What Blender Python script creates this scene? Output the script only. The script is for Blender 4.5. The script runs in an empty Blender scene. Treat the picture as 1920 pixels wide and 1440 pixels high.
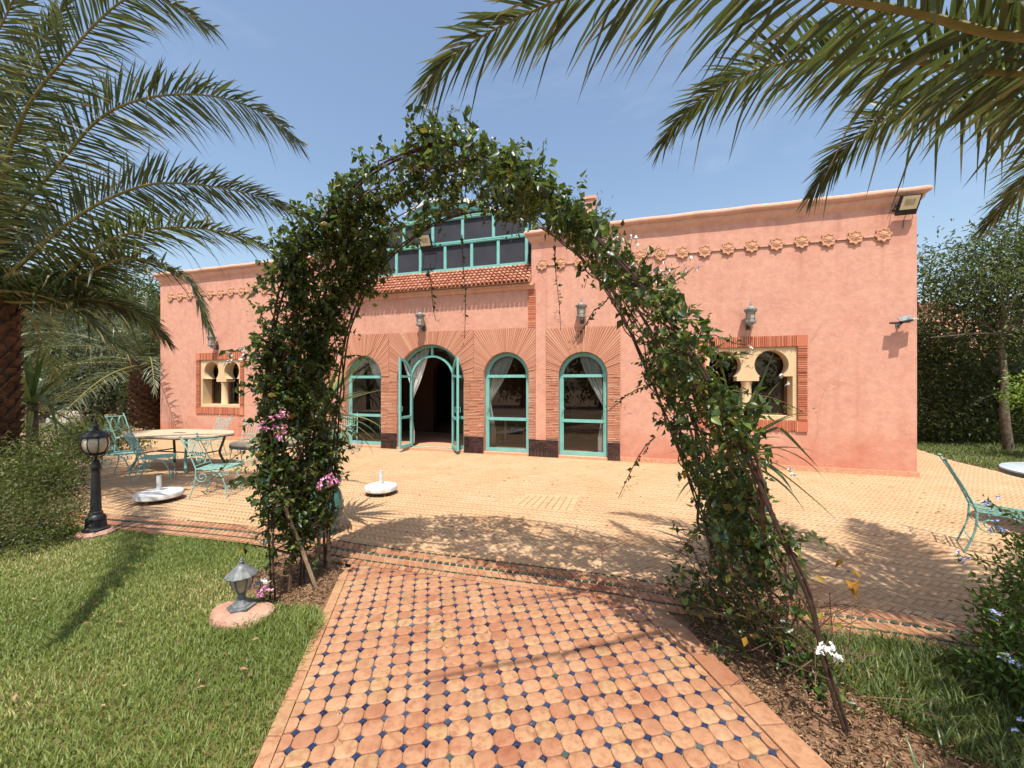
import bpy, bmesh, math, random
import numpy as np
from mathutils import Vector, Matrix
from mathutils.geometry import tessellate_polygon

random.seed(7); rng = np.random.default_rng(11)
R = math.radians
SC = bpy.context.scene
COL = SC.collection
S = 1.2                      # plan was measured with an eye height of 1.5; everything is scaled to metres at the end
K = 1.0 / S                  # for things drawn directly in metres

# ------------------------------------------------------------------ camera
cam_d = bpy.data.cameras.new('camera'); cam = bpy.data.objects.new('camera', cam_d); COL.objects.link(cam)
cam.location = (0, 0, 1.5 * S); cam.rotation_euler = (R(90), 0, 0)
cam_d.sensor_width = 36; cam_d.lens = 36 * 735 / 1920; cam_d.shift_y = -1 / 1920
cam_d.clip_start = 0.05; cam_d.clip_end = 1000
SC.camera = cam
# ------------------------------------------------------------------ sky, sun, exposure
SUN_EL, SUN_AZ = 66.0, 180.0
w = bpy.data.worlds.new('World'); SC.world = w; w.use_nodes = True
nt = w.node_tree; bg = nt.nodes['Background']
sky = nt.nodes.new('ShaderNodeTexSky'); sky.sky_type = 'NISHITA'; sky.sun_disc = False
sky.sun_elevation = R(SUN_EL); sky.sun_rotation = R(SUN_AZ); sky.altitude = 450
sky.air_density = 1.4; sky.dust_density = 3.0; sky.ozone_density = 1.0
tcw = nt.nodes.new('ShaderNodeTexCoord'); mpw = nt.nodes.new('ShaderNodeMapping'); mpw.inputs['Scale'].default_value = (1.0, 1.6, 3.2); mpw.inputs['Rotation'].default_value = (0.3, 0.5, 0.4)
nzw = nt.nodes.new('ShaderNodeTexNoise'); nzw.inputs['Scale'].default_value = 2.4; nzw.inputs['Detail'].default_value = 7; nzw.inputs['Roughness'].default_value = 0.62; nzw.inputs['Distortion'].default_value = 0.6
rpw = nt.nodes.new('ShaderNodeValToRGB'); rpw.color_ramp.elements[0].position = 0.56; rpw.color_ramp.elements[0].color = (0, 0, 0, 1); rpw.color_ramp.elements[1].position = 0.86; rpw.color_ramp.elements[1].color = (0.12, 0.12, 0.12, 1)
mxw = nt.nodes.new('ShaderNodeMix'); mxw.data_type = 'RGBA'; mxw.inputs[7].default_value = (6.2, 6.6, 7.2, 1)      # thin high cloud
nt.links.new(tcw.outputs['Generated'], mpw.inputs[0]); nt.links.new(mpw.outputs[0], nzw.inputs['Vector']); nt.links.new(nzw.outputs[0], rpw.inputs[0]); nt.links.new(rpw.outputs[0], mxw.inputs[0]); nt.links.new(sky.outputs[0], mxw.inputs[6])
nt.links.new(mxw.outputs[2], bg.inputs[0]); bg.inputs[1].default_value = 0.15
sl = bpy.data.lights.new('sun', 'SUN'); sun = bpy.data.objects.new('sun', sl); COL.objects.link(sun)
sl.energy = 4.7; sl.angle = R(0.5); sl.color = (1.0, 0.95, 0.86)
sun.rotation_euler = Vector((0.0, math.cos(R(SUN_EL)), -math.sin(R(SUN_EL)))).to_track_quat('-Z', 'Y').to_euler()
sun.location = (0, -8, 20)
SC.view_settings.view_transform = 'Standard'; SC.view_settings.look = 'None'
SC.view_settings.exposure = 0.38; SC.view_settings.gamma = 1.0; SC.view_settings.use_curve_mapping = False
SC.render.engine = 'CYCLES'
SC.cycles.max_bounces = 8; SC.cycles.diffuse_bounces = 1; SC.cycles.transparent_max_bounces = 12
SC.cycles.use_denoising = True
KEEP = {cam, sun}

# ------------------------------------------------------------------ frames
TH = R(16.57); CT, ST = math.cos(TH), math.sin(TH); D = 7.857
def F(X, Y, z=0.0):          # facade coordinates (along, towards the house, up) -> world
    return Vector((X * CT + Y * ST, -X * ST + Y * CT, z))

# ------------------------------------------------------------------ materials
MATS = {}
def new_mat(name):
    m = bpy.data.materials.new(name); m.use_nodes = True; MATS[name] = m
    n = m.node_tree.nodes; return m, m.node_tree, n, n['Principled BSDF'], m.node_tree.links
def ramp(n, stops):
    r = n.new('ShaderNodeValToRGB'); e = r.color_ramp.elements
    while len(e) > 1: e.remove(e[-1])
    e[0].position = stops[0][0]; e[0].color = (*stops[0][1], 1)
    for p, c in stops[1:]:
        x = e.new(p); x.color = (*c, 1)
    return r
def noise(n, l, scale, detail=4, rough=0.55, coord=None, vec='Object'):
    t = n.new('ShaderNodeTexCoord') if coord is None else coord
    x = n.new('ShaderNodeTexNoise'); x.inputs['Scale'].default_value = scale
    x.inputs['Detail'].default_value = detail; x.inputs['Roughness'].default_value = rough
    l.new(t.outputs[vec], x.inputs['Vector']); return x
def mix(n, l, a, b, f, mode='MIX'):
    x = n.new('ShaderNodeMix'); x.data_type = 'RGBA'; x.blend_type = mode
    for sock, v in ((x.inputs[6], a), (x.inputs[7], b), (x.inputs[0], f)):
        if hasattr(v, 'links') or hasattr(v, 'is_linked'): l.new(v, sock)
        elif isinstance(v, tuple): sock.default_value = (*v, 1)
        else: sock.default_value = v
    return x.outputs[2]
def bump(n, l, h, strength, dist=0.01):
    b = n.new('ShaderNodeBump'); b.inputs['Strength'].default_value = strength; b.inputs['Distance'].default_value = dist
    l.new(h, b.inputs['Height']); return b.outputs[0]
def mottled(name, c1, c2, scale=6, rough=0.8, bstr=0.3, bscale=60, metal=0.0, bdist=0.004, spec=0.3):
    m, t, n, p, l = new_mat(name)
    a = noise(n, l, scale); r = ramp(n, [(0.3, c1), (0.7, c2)]); l.new(a.outputs[0], r.inputs[0])
    l.new(r.outputs[0], p.inputs['Base Color']); p.inputs['Roughness'].default_value = rough
    p.inputs['Metallic'].default_value = metal; p.inputs['Specular IOR Level'].default_value = spec
    if bstr:
        b = noise(n, l, bscale); l.new(bump(n, l, b.outputs[0], bstr, bdist), p.inputs['Normal'])
    return m
def piece(name, stops, source, rough=0.75, nscale=30, nmix=0.35, dirt=(0.2, 0.12, 0.07), bstr=0.35, spec=0.3, dirt_lo=0.45, dirt_hi=0.8, dust=None):
    """bricks and tiles: every piece takes its own tone (source 'obj' or 'attr'), plus grain and dirt"""
    m, t, n, p, l = new_mat(name)
    if source == 'obj': s = n.new('ShaderNodeObjectInfo').outputs['Random']
    else:
        a = n.new('ShaderNodeAttribute'); a.attribute_name = 'rnd'; s = a.outputs['Fac']
    r = ramp(n, stops); l.new(s, r.inputs[0])
    tc = n.new('ShaderNodeNewGeometry')
    a = noise(n, l, nscale, 5, 0.6, tc, 'Position'); g = ramp(n, [(dirt_lo, (0, 0, 0)), (dirt_hi, (1, 1, 1))]); l.new(a.outputs[0], g.inputs[0])
    mm = n.new('ShaderNodeMath'); mm.operation = 'MULTIPLY'; mm.inputs[1].default_value = nmix; l.new(g.outputs[0], mm.inputs[0])
    c = mix(n, l, r.outputs[0], dirt, mm.outputs[0])
    if dust:
        w1 = noise(n, l, 1.1, 6, 0.62, tc, 'Position'); g1 = ramp(n, [(0.40, (0, 0, 0)), (0.66, (1, 1, 1))]); l.new(w1.outputs[0], g1.inputs[0])
        m1 = n.new('ShaderNodeMath'); m1.operation = 'MULTIPLY'; m1.inputs[1].default_value = dust[1]; l.new(g1.outputs[0], m1.inputs[0]); c = mix(n, l, c, dust[0], m1.outputs[0])
        w2 = noise(n, l, 6.0, 5, 0.7, tc, 'Position'); g2 = ramp(n, [(0.52, (0, 0, 0)), (0.74, (1, 1, 1))]); l.new(w2.outputs[0], g2.inputs[0])
        m2 = n.new('ShaderNodeMath'); m2.operation = 'MULTIPLY'; m2.inputs[1].default_value = dust[3]; l.new(g2.outputs[0], m2.inputs[0]); c = mix(n, l, c, dust[2], m2.outputs[0])
    l.new(c, p.inputs['Base Color']); p.inputs['Roughness'].default_value = rough; p.inputs['Specular IOR Level'].default_value = spec
    b = noise(n, l, nscale * 5, 3, 0.6, tc, 'Position'); l.new(bump(n, l, b.outputs[0], bstr, 0.003), p.inputs['Normal'])
    return m
def leafmat(name, stops, rough=0.45, trans=0.35, spec=0.4):
    m, t, n, p, l = new_mat(name)
    a = n.new('ShaderNodeAttribute'); a.attribute_name = 'rnd'
    r = ramp(n, stops); l.new(a.outputs['Fac'], r.inputs[0])
    l.new(r.outputs[0], p.inputs['Base Color']); p.inputs['Roughness'].default_value = rough; p.inputs['Specular IOR Level'].default_value = spec
    tr = n.new('ShaderNodeBsdfTranslucent')
    tc = mix(n, l, r.outputs[0], (0.55, 0.75, 0.12), 0.25); l.new(tc, tr.inputs[0])
    x = n.new('ShaderNodeMixShader'); x.inputs[0].default_value = trans
    l.new(p.outputs[0], x.inputs[1]); l.new(tr.outputs[0], x.inputs[2])
    l.new(x.outputs[0], n['Material Output'].inputs[0]); return m

def plaster(name, base, light, red, stain=True):
    m, t, n, p, l = new_mat(name)
    tc = n.new('ShaderNodeTexCoord')
    a = noise(n, l, 0.9, 6, 0.6, tc); r = ramp(n, [(0.3, base), (0.52, light), (0.72, base)]); l.new(a.outputs[0], r.inputs[0])
    b = noise(n, l, 9, 5, 0.65, tc); r2 = ramp(n, [(0.33, (0.78, 0.79, 0.80)), (0.67, (1.10, 1.08, 1.05))]); l.new(b.outputs[0], r2.inputs[0])
    c = mix(n, l, r.outputs[0], r2.outputs[0], 0.55, 'MULTIPLY')
    mp = n.new('ShaderNodeMapping'); mp.inputs['Scale'].default_value = (2.2, 2.2, 0.18); l.new(tc.outputs['Object'], mp.inputs[0])
    s = n.new('ShaderNodeTexNoise'); s.inputs['Scale'].default_value = 2.2; s.inputs['Detail'].default_value = 5; l.new(mp.outputs[0], s.inputs['Vector'])
    r3 = ramp(n, [(0.54, (0, 0, 0)), (0.75, (1, 1, 1))]); l.new(s.outputs[0], r3.inputs[0])
    mu = n.new('ShaderNodeMath'); mu.operation = 'MULTIPLY'; mu.inputs[1].default_value = 0.35; l.new(r3.outputs[0], mu.inputs[0])
    c = mix(n, l, c, (0.48, 0.20, 0.125), mu.outputs[0])
    if stain:
        vo = n.new('ShaderNodeTexVoronoi'); vo.feature = 'DISTANCE_TO_EDGE'; vo.inputs['Scale'].default_value = 0.75
        wn = noise(n, l, 2.5, 4, 0.6, tc); wm = n.new('ShaderNodeMix'); wm.data_type = 'RGBA'; wm.inputs[0].default_value = 0.22; l.new(tc.outputs['Object'], wm.inputs[6]); l.new(wn.outputs['Color'], wm.inputs[7]); l.new(wm.outputs[2], vo.inputs['Vector'])
        rc = ramp(n, [(0.0, (1, 1, 1)), (0.006, (0, 0, 0))]); l.new(vo.outputs['Distance'], rc.inputs[0])
        mk = noise(n, l, 0.5, 2, 0.5, tc); rk = ramp(n, [(0.50, (0, 0, 0)), (0.60, (1, 1, 1))]); l.new(mk.outputs[0], rk.inputs[0])
        mc = n.new('ShaderNodeMath'); mc.operation = 'MULTIPLY'; l.new(rc.outputs[0], mc.inputs[0]); l.new(rk.outputs[0], mc.inputs[1]); md = n.new('ShaderNodeMath'); md.operation = 'MULTIPLY'; md.inputs[1].default_value = 0.35; l.new(mc.outputs[0], md.inputs[0])
        c = mix(n, l, c, (0.34, 0.13, 0.08), md.outputs[0])
        s3 = n.new('ShaderNodeSeparateXYZ'); l.new(tc.outputs['Object'], s3.inputs[0]); mr = n.new('ShaderNodeMapRange'); mr.inputs['From Min'].default_value = 3.0; mr.inputs['From Max'].default_value = 4.4; l.new(s3.outputs[2], mr.inputs[0])
        mp2 = n.new('ShaderNodeMapping'); mp2.inputs['Scale'].default_value = (7, 7, 0.35); l.new(tc.outputs['Object'], mp2.inputs[0]); s4 = n.new('ShaderNodeTexNoise'); s4.inputs['Scale'].default_value = 1.5; s4.inputs['Detail'].default_value = 6; l.new(mp2.outputs[0], s4.inputs['Vector'])
        r5 = ramp(n, [(0.50, (0, 0, 0)), (0.70, (1, 1, 1))]); l.new(s4.outputs[0], r5.inputs[0]); me_ = n.new('ShaderNodeMath'); me_.operation = 'MULTIPLY'; l.new(r5.outputs[0], me_.inputs[0]); l.new(mr.outputs[0], me_.inputs[1]); mf = n.new('ShaderNodeMath'); mf.operation = 'MULTIPLY'; mf.inputs[1].default_value = 0.45; l.new(me_.outputs[0], mf.inputs[0])
        c = mix(n, l, c, (0.42, 0.19, 0.14), mf.outputs[0])
    if stain:                 # damp, redder skirt with a ragged upper edge
        sp = n.new('ShaderNodeSeparateXYZ'); l.new(tc.outputs['Object'], sp.inputs[0])
        nz = noise(n, l, 1.6, 6, 0.65, tc)
        ad = n.new('ShaderNodeMath'); ad.operation = 'MULTIPLY_ADD'; ad.inputs[1].default_value = 1.5; l.new(nz.outputs[0], ad.inputs[0]); l.new(sp.outputs[2], ad.inputs[2])
        r4 = ramp(n, [(0.0, (1, 1, 1)), (0.56, (1, 1, 1)), (0.86, (0, 0, 0))])
        di = n.new('ShaderNodeMath'); di.operation = 'DIVIDE'; di.inputs[1].default_value = 1.55; l.new(ad.outputs[0], di.inputs[0]); l.new(di.outputs[0], r4.inputs[0])
        m2 = n.new('ShaderNodeMath'); m2.operation = 'MULTIPLY'; m2.inputs[1].default_value = 0.75; l.new(r4.outputs[0], m2.inputs[0])
        c = mix(n, l, c, red, m2.outputs[0])
    l.new(c, p.inputs['Base Color']); p.inputs['Roughness'].default_value = 0.9; p.inputs['Specular IOR Level'].default_value = 0.15
    h1 = noise(n, l, 14, 6, 0.7, tc); l.new(bump(n, l, h1.outputs[0], 0.6, 0.016), p.inputs['Normal'])
    return m

plaster('plaster', (0.61, 0.290, 0.208), (0.665, 0.350, 0.252), (0.53, 0.185, 0.115))
plaster('trim_plaster', (0.64, 0.34, 0.245), (0.69, 0.40, 0.29), (0.6, 0.2, 0.1), False)
mottled('ochre', (0.66, 0.46, 0.26), (0.74, 0.54, 0.32), 3, 0.85, 0.2, 40)
mottled('terracotta', (0.50, 0.24, 0.135), (0.66, 0.36, 0.22), 18, 0.85, 0.4, 80)
piece('wall_brick', [(0, (0.52, 0.220, 0.135)), (0.4, (0.58, 0.262, 0.165)), (0.75, (0.63, 0.305, 0.195)), (1, (0.67, 0.365, 0.235))], 'attr', 0.9, 22, 0.25, (0.5, 0.2, 0.1), 0.5)
piece('border_brick', [(0, (0.50, 0.15, 0.085)), (0.5, (0.60, 0.20, 0.11)), (1, (0.68, 0.27, 0.15))], 'attr', 0.9, 22, 0.3, (0.36, 0.13, 0.07), 0.5)
mottled('mortar_red', (0.42, 0.19, 0.12), (0.50, 0.245, 0.155), 12, 0.95, 0.4, 60)
piece('glazed_brick', [(0, (0.020, 0.010, 0.012)), (0.5, (0.040, 0.018, 0.020)), (1, (0.075, 0.030, 0.028))], 'obj', 0.28, 12, 0.2, (0.12, 0.06, 0.04), 0.1, 0.5)
mottled('mortar_pale', (0.55, 0.40, 0.33), (0.42, 0.27, 0.2), 20, 0.95, 0.3, 80)
piece('roof_tile', [(0, (0.42, 0.145, 0.085)), (0.5, (0.52, 0.20, 0.12)), (1, (0.62, 0.30, 0.19))], 'obj', 0.85, 14, 0.25, (0.3, 0.12, 0.07), 0.4)
mottled('teal_paint', (0.165, 0.43, 0.38), (0.22, 0.52, 0.46), 5, 0.55, 0.12, 30, spec=0.4)
mottled('teal_iron', (0.16, 0.40, 0.35), (0.36, 0.60, 0.53), 26, 0.65, 0.3, 120, spec=0.3)
mottled('teal_iron_worn', (0.09, 0.25, 0.20), (0.30, 0.52, 0.45), 22, 0.65, 0.3, 120, spec=0.3)
mottled('dark_iron', (0.045, 0.055, 0.05), (0.10, 0.14, 0.125), 20, 0.6, 0.3, 120)
mottled('rebar', (0.030, 0.017, 0.012), (0.085, 0.045, 0.03), 40, 0.8, 0.7, 160)
mottled('screen_mesh', (0.030, 0.032, 0.042), (0.045, 0.047, 0.058), 2.5, 0.75, 0.1, 200)
mottled('lantern_metal', (0.13, 0.135, 0.135), (0.34, 0.34, 0.32), 30, 0.65, 0.4, 90)
mottled('grey_metal', (0.09, 0.10, 0.105), (0.24, 0.25, 0.245), 22, 0.6, 0.4, 90, 0.3)
mottled('black_metal', (0.012, 0.013, 0.015), (0.03, 0.032, 0.036), 10, 0.42, 0.1, 90)
mottled('frosted_glass', (0.38, 0.33, 0.235), (0.50, 0.44, 0.33), 8, 0.22, 0.05, 40, spec=0.6)
mottled('led_panel', (0.62, 0.56, 0.33), (0.74, 0.69, 0.46), 3, 0.2, 0.0, spec=0.6)
mottled('white_concrete', (0.46, 0.44, 0.41), (0.78, 0.77, 0.74), 14, 0.8, 0.5, 60)
mottled('white_metal', (0.72, 0.74, 0.76), (0.8, 0.82, 0.84), 3, 0.5, 0.0)
mottled('rust', (0.23, 0.085, 0.035), (0.34, 0.14, 0.06), 30, 0.85, 0.4, 90)
mottled('stone', (0.36, 0.175, 0.115), (0.52, 0.32, 0.235), 9, 0.9, 0.9, 25, bdist=0.02)
mottled('pale_rock', (0.36, 0.30, 0.22), (0.50, 0.44, 0.35), 5, 0.9, 0.8, 12, bdist=0.03)
mottled('cloth', (0.74, 0.71, 0.66), (0.80, 0.78, 0.74), 3, 0.9, 0.15, 200)
mottled('wood', (0.13, 0.05, 0.025), (0.20, 0.085, 0.045), 8, 0.6, 0.2, 60)
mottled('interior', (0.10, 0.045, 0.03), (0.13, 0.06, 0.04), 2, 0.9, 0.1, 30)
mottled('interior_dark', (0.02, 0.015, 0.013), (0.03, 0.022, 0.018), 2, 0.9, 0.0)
mottled('bark', (0.09, 0.068, 0.050), (0.21, 0.17, 0.125), 14, 0.95, 1.0, 40, bdist=0.02)
mottled('palm_bark', (0.055, 0.028, 0.015), (0.17, 0.09, 0.05), 9, 0.95, 1.0, 40, bdist=0.02)
mottled('dry_stem', (0.25, 0.165, 0.10), (0.42, 0.31, 0.20), 20, 0.9, 0.6, 90)
mottled('vine_stem', (0.075, 0.042, 0.025), (0.17, 0.10, 0.06), 20, 0.9, 0.6, 90)
mottled('rachis', (0.14, 0.13, 0.035), (0.25, 0.21, 0.065), 10, 0.55, 0.2, 60)
mottled('turquoise_glaze', (0.018, 0.120, 0.108), (0.045, 0.205, 0.185), 6, 0.22, 0.12, 30, spec=0.6)
mottled('soil', (0.15, 0.08, 0.045), (0.30, 0.17, 0.10), 7, 0.95, 1.0, 45, bdist=0.02)
mottled('earth', (0.24, 0.15, 0.09), (0.36, 0.24, 0.15), 0.8, 0.95, 0.8, 20, bdist=0.02)
mottled('lawn_soil', (0.10, 0.085, 0.03), (0.20, 0.145, 0.06), 12, 0.95, 0.8, 45)
mottled('patio_mortar', (0.42, 0.265, 0.145), (0.50, 0.325, 0.185), 6, 0.95, 0.5, 60)
mottled('path_mortar', (0.30, 0.165, 0.095), (0.46, 0.275, 0.17), 15, 0.95, 0.6, 80)
mottled('concrete_grey', (0.40, 0.37, 0.33), (0.55, 0.51, 0.46), 5, 0.9, 0.3, 40)
mottled('table_mosaic', (0.46, 0.34, 0.22), (0.58, 0.45, 0.30), 24, 0.7, 0.2, 60)
mottled('table_pale', (0.42, 0.49, 0.52), (0.58, 0.65, 0.67), 5, 0.4, 0.1, 60)
mottled('white_petal', (0.80, 0.80, 0.74), (0.88, 0.88, 0.84), 5, 0.7, 0.0)
mottled('pink_petal', (0.72, 0.22, 0.42), (0.80, 0.40, 0.56), 9, 0.7, 0.0)
mottled('blue_petal', (0.42, 0.46, 0.82), (0.55, 0.60, 0.88), 9, 0.7, 0.0)
PATIO = [(0, (0.49, 0.285, 0.150)), (0.4, (0.53, 0.325, 0.172)), (0.75, (0.56, 0.355, 0.190)), (0.95, (0.54, 0.31, 0.168)), (1, (0.49, 0.23, 0.125))]
piece('patio_brick', PATIO, 'attr', 0.85, 14, 0.3, (0.44, 0.255, 0.135), 0.3, dust=((0.60, 0.42, 0.255), 0.55, (0.45, 0.235, 0.12), 0.40))
piece('patio_brick_single', PATIO, 'obj', 0.85, 14, 0.3, (0.44, 0.255, 0.135), 0.3, dust=((0.60, 0.42, 0.255), 0.55, (0.45, 0.235, 0.12), 0.40))
OCT = [(0, (0.30, 0.115, 0.060)), (0.22, (0.365, 0.160, 0.082)), (0.55, (0.410, 0.205, 0.105)), (0.8, (0.445, 0.245, 0.130)), (0.93, (0.40, 0.250, 0.115)), (1, (0.26, 0.100, 0.055))]
piece('path_tile', OCT, 'attr', 0.6, 22, 0.80, (0.25, 0.088, 0.045), 0.9, dirt_lo=0.44, dirt_hi=0.66, dust=((0.50, 0.305, 0.175), 0.42, (0.50, 0.315, 0.205), 0.55))
piece('path_tile_single', OCT, 'obj', 0.6, 22, 0.80, (0.25, 0.088, 0.045), 0.9, dirt_lo=0.44, dirt_hi=0.66, dust=((0.50, 0.305, 0.175), 0.42, (0.50, 0.315, 0.205), 0.55))
CAB = [(0, (0.010, 0.018, 0.055)), (0.5, (0.018, 0.032, 0.085)), (0.8, (0.040, 0.058, 0.105)), (0.97, (0.09, 0.11, 0.135)), (1, (0.015, 0.055, 0.035))]
piece('blue_glaze', CAB, 'attr', 0.3, 50, 0.35, (0.3, 0.22, 0.17), 0.2, 0.5, 0.5)
piece('blue_glaze_single', CAB, 'obj', 0.3, 50, 0.35, (0.3, 0.22, 0.17), 0.2, 0.5, 0.5)
GRN = [(0, (0.015, 0.045, 0.035)), (0.7, (0.03, 0.075, 0.055)), (1, (0.10, 0.13, 0.10))]
piece('green_glaze', GRN, 'obj', 0.35, 50, 0.3, (0.25, 0.17, 0.11), 0.2, 0.5, 0.55)
piece('green_glaze_field', GRN, 'attr', 0.35, 50, 0.3, (0.25, 0.17, 0.11), 0.2, 0.5, 0.55)
leafmat('vine_leaf', [(0, (0.014, 0.030, 0.008)), (0.4, (0.036, 0.068, 0.015)), (0.75, (0.095, 0.150, 0.030)), (0.95, (0.21, 0.27, 0.06)), (1, (0.32, 0.20, 0.04))], 0.35, 0.28, 0.5)
leafmat('yellow_leaf', [(0, (0.12, 0.18, 0.03)), (0.5, (0.32, 0.30, 0.05)), (1, (0.55, 0.27, 0.04))], 0.5, 0.4)
leafmat('palm_leaf', [(0, (0.024, 0.038, 0.014)), (0.45, (0.046, 0.064, 0.024)), (0.75, (0.085, 0.10, 0.042)), (0.9, (0.16, 0.17, 0.08)), (1, (0.32, 0.28, 0.14))], 0.48, 0.22, 0.55)
leafmat('palm_leaf_grey', [(0, (0.035, 0.052, 0.026)), (0.5, (0.070, 0.092, 0.048)), (1, (0.16, 0.17, 0.09))], 0.4, 0.2, 0.5)
leafmat('yucca_leaf', [(0, (0.035, 0.07, 0.018)), (0.6, (0.085, 0.145, 0.035)), (1, (0.25, 0.28, 0.07))], 0.35, 0.2, 0.5)
leafmat('shrub_leaf', [(0, (0.022, 0.034, 0.008)), (0.5, (0.055, 0.072, 0.016)), (1, (0.18, 0.18, 0.04))], 0.5, 0.3)
leafmat('plumbago_leaf', [(0, (0.030, 0.065, 0.012)), (0.5, (0.065, 0.125, 0.022)), (1, (0.17, 0.25, 0.05))], 0.45, 0.35)
leafmat('olive_leaf', [(0, (0.030, 0.040, 0.020)), (0.5, (0.065, 0.078, 0.042)), (0.85, (0.14, 0.15, 0.09)), (1, (0.28, 0.27, 0.18))], 0.5, 0.2)
leafmat('tree_leaf', [(0, (0.024, 0.038, 0.012)), (0.5, (0.060, 0.080, 0.026)), (1, (0.15, 0.16, 0.055))], 0.45, 0.3)
leafmat('citrus_leaf', [(0, (0.07, 0.13, 0.015)), (0.5, (0.16, 0.27, 0.03)), (1, (0.30, 0.40, 0.06))], 0.4, 0.4)
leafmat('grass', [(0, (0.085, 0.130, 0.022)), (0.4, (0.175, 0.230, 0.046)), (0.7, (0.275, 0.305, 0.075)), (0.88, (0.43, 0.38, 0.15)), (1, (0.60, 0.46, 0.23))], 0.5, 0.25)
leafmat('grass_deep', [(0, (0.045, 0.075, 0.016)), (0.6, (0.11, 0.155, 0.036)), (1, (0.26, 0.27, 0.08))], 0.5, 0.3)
leafmat('litter', [(0, (0.12, 0.06, 0.03)), (0.5, (0.27, 0.15, 0.08)), (1, (0.46, 0.32, 0.18))], 0.8, 0.1)
m, t, n, p, l = new_mat('pane_glass')      # thin clear pane: mirror by Fresnel, else see-through
fr = n.new('ShaderNodeFresnel'); fr.inputs[0].default_value = 1.5
tr = n.new('ShaderNodeBsdfTransparent'); tr.inputs[0].default_value = (0.72, 0.76, 0.74, 1)
gl = n.new('ShaderNodeBsdfGlossy'); gl.inputs['Roughness'].default_value = 0.02
mx = n.new('ShaderNodeMixShader'); ad = n.new('ShaderNodeMath'); ad.operation = 'MULTIPLY_ADD'; ad.inputs[1].default_value = 1.4; ad.inputs[2].default_value = 0.02
l.new(fr.outputs[0], ad.inputs[0]); l.new(ad.outputs[0], mx.inputs[0]); l.new(tr.outputs[0], mx.inputs[1]); l.new(gl.outputs[0], mx.inputs[2]); l.new(mx.outputs[0], n['Material Output'].inputs[0])

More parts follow.
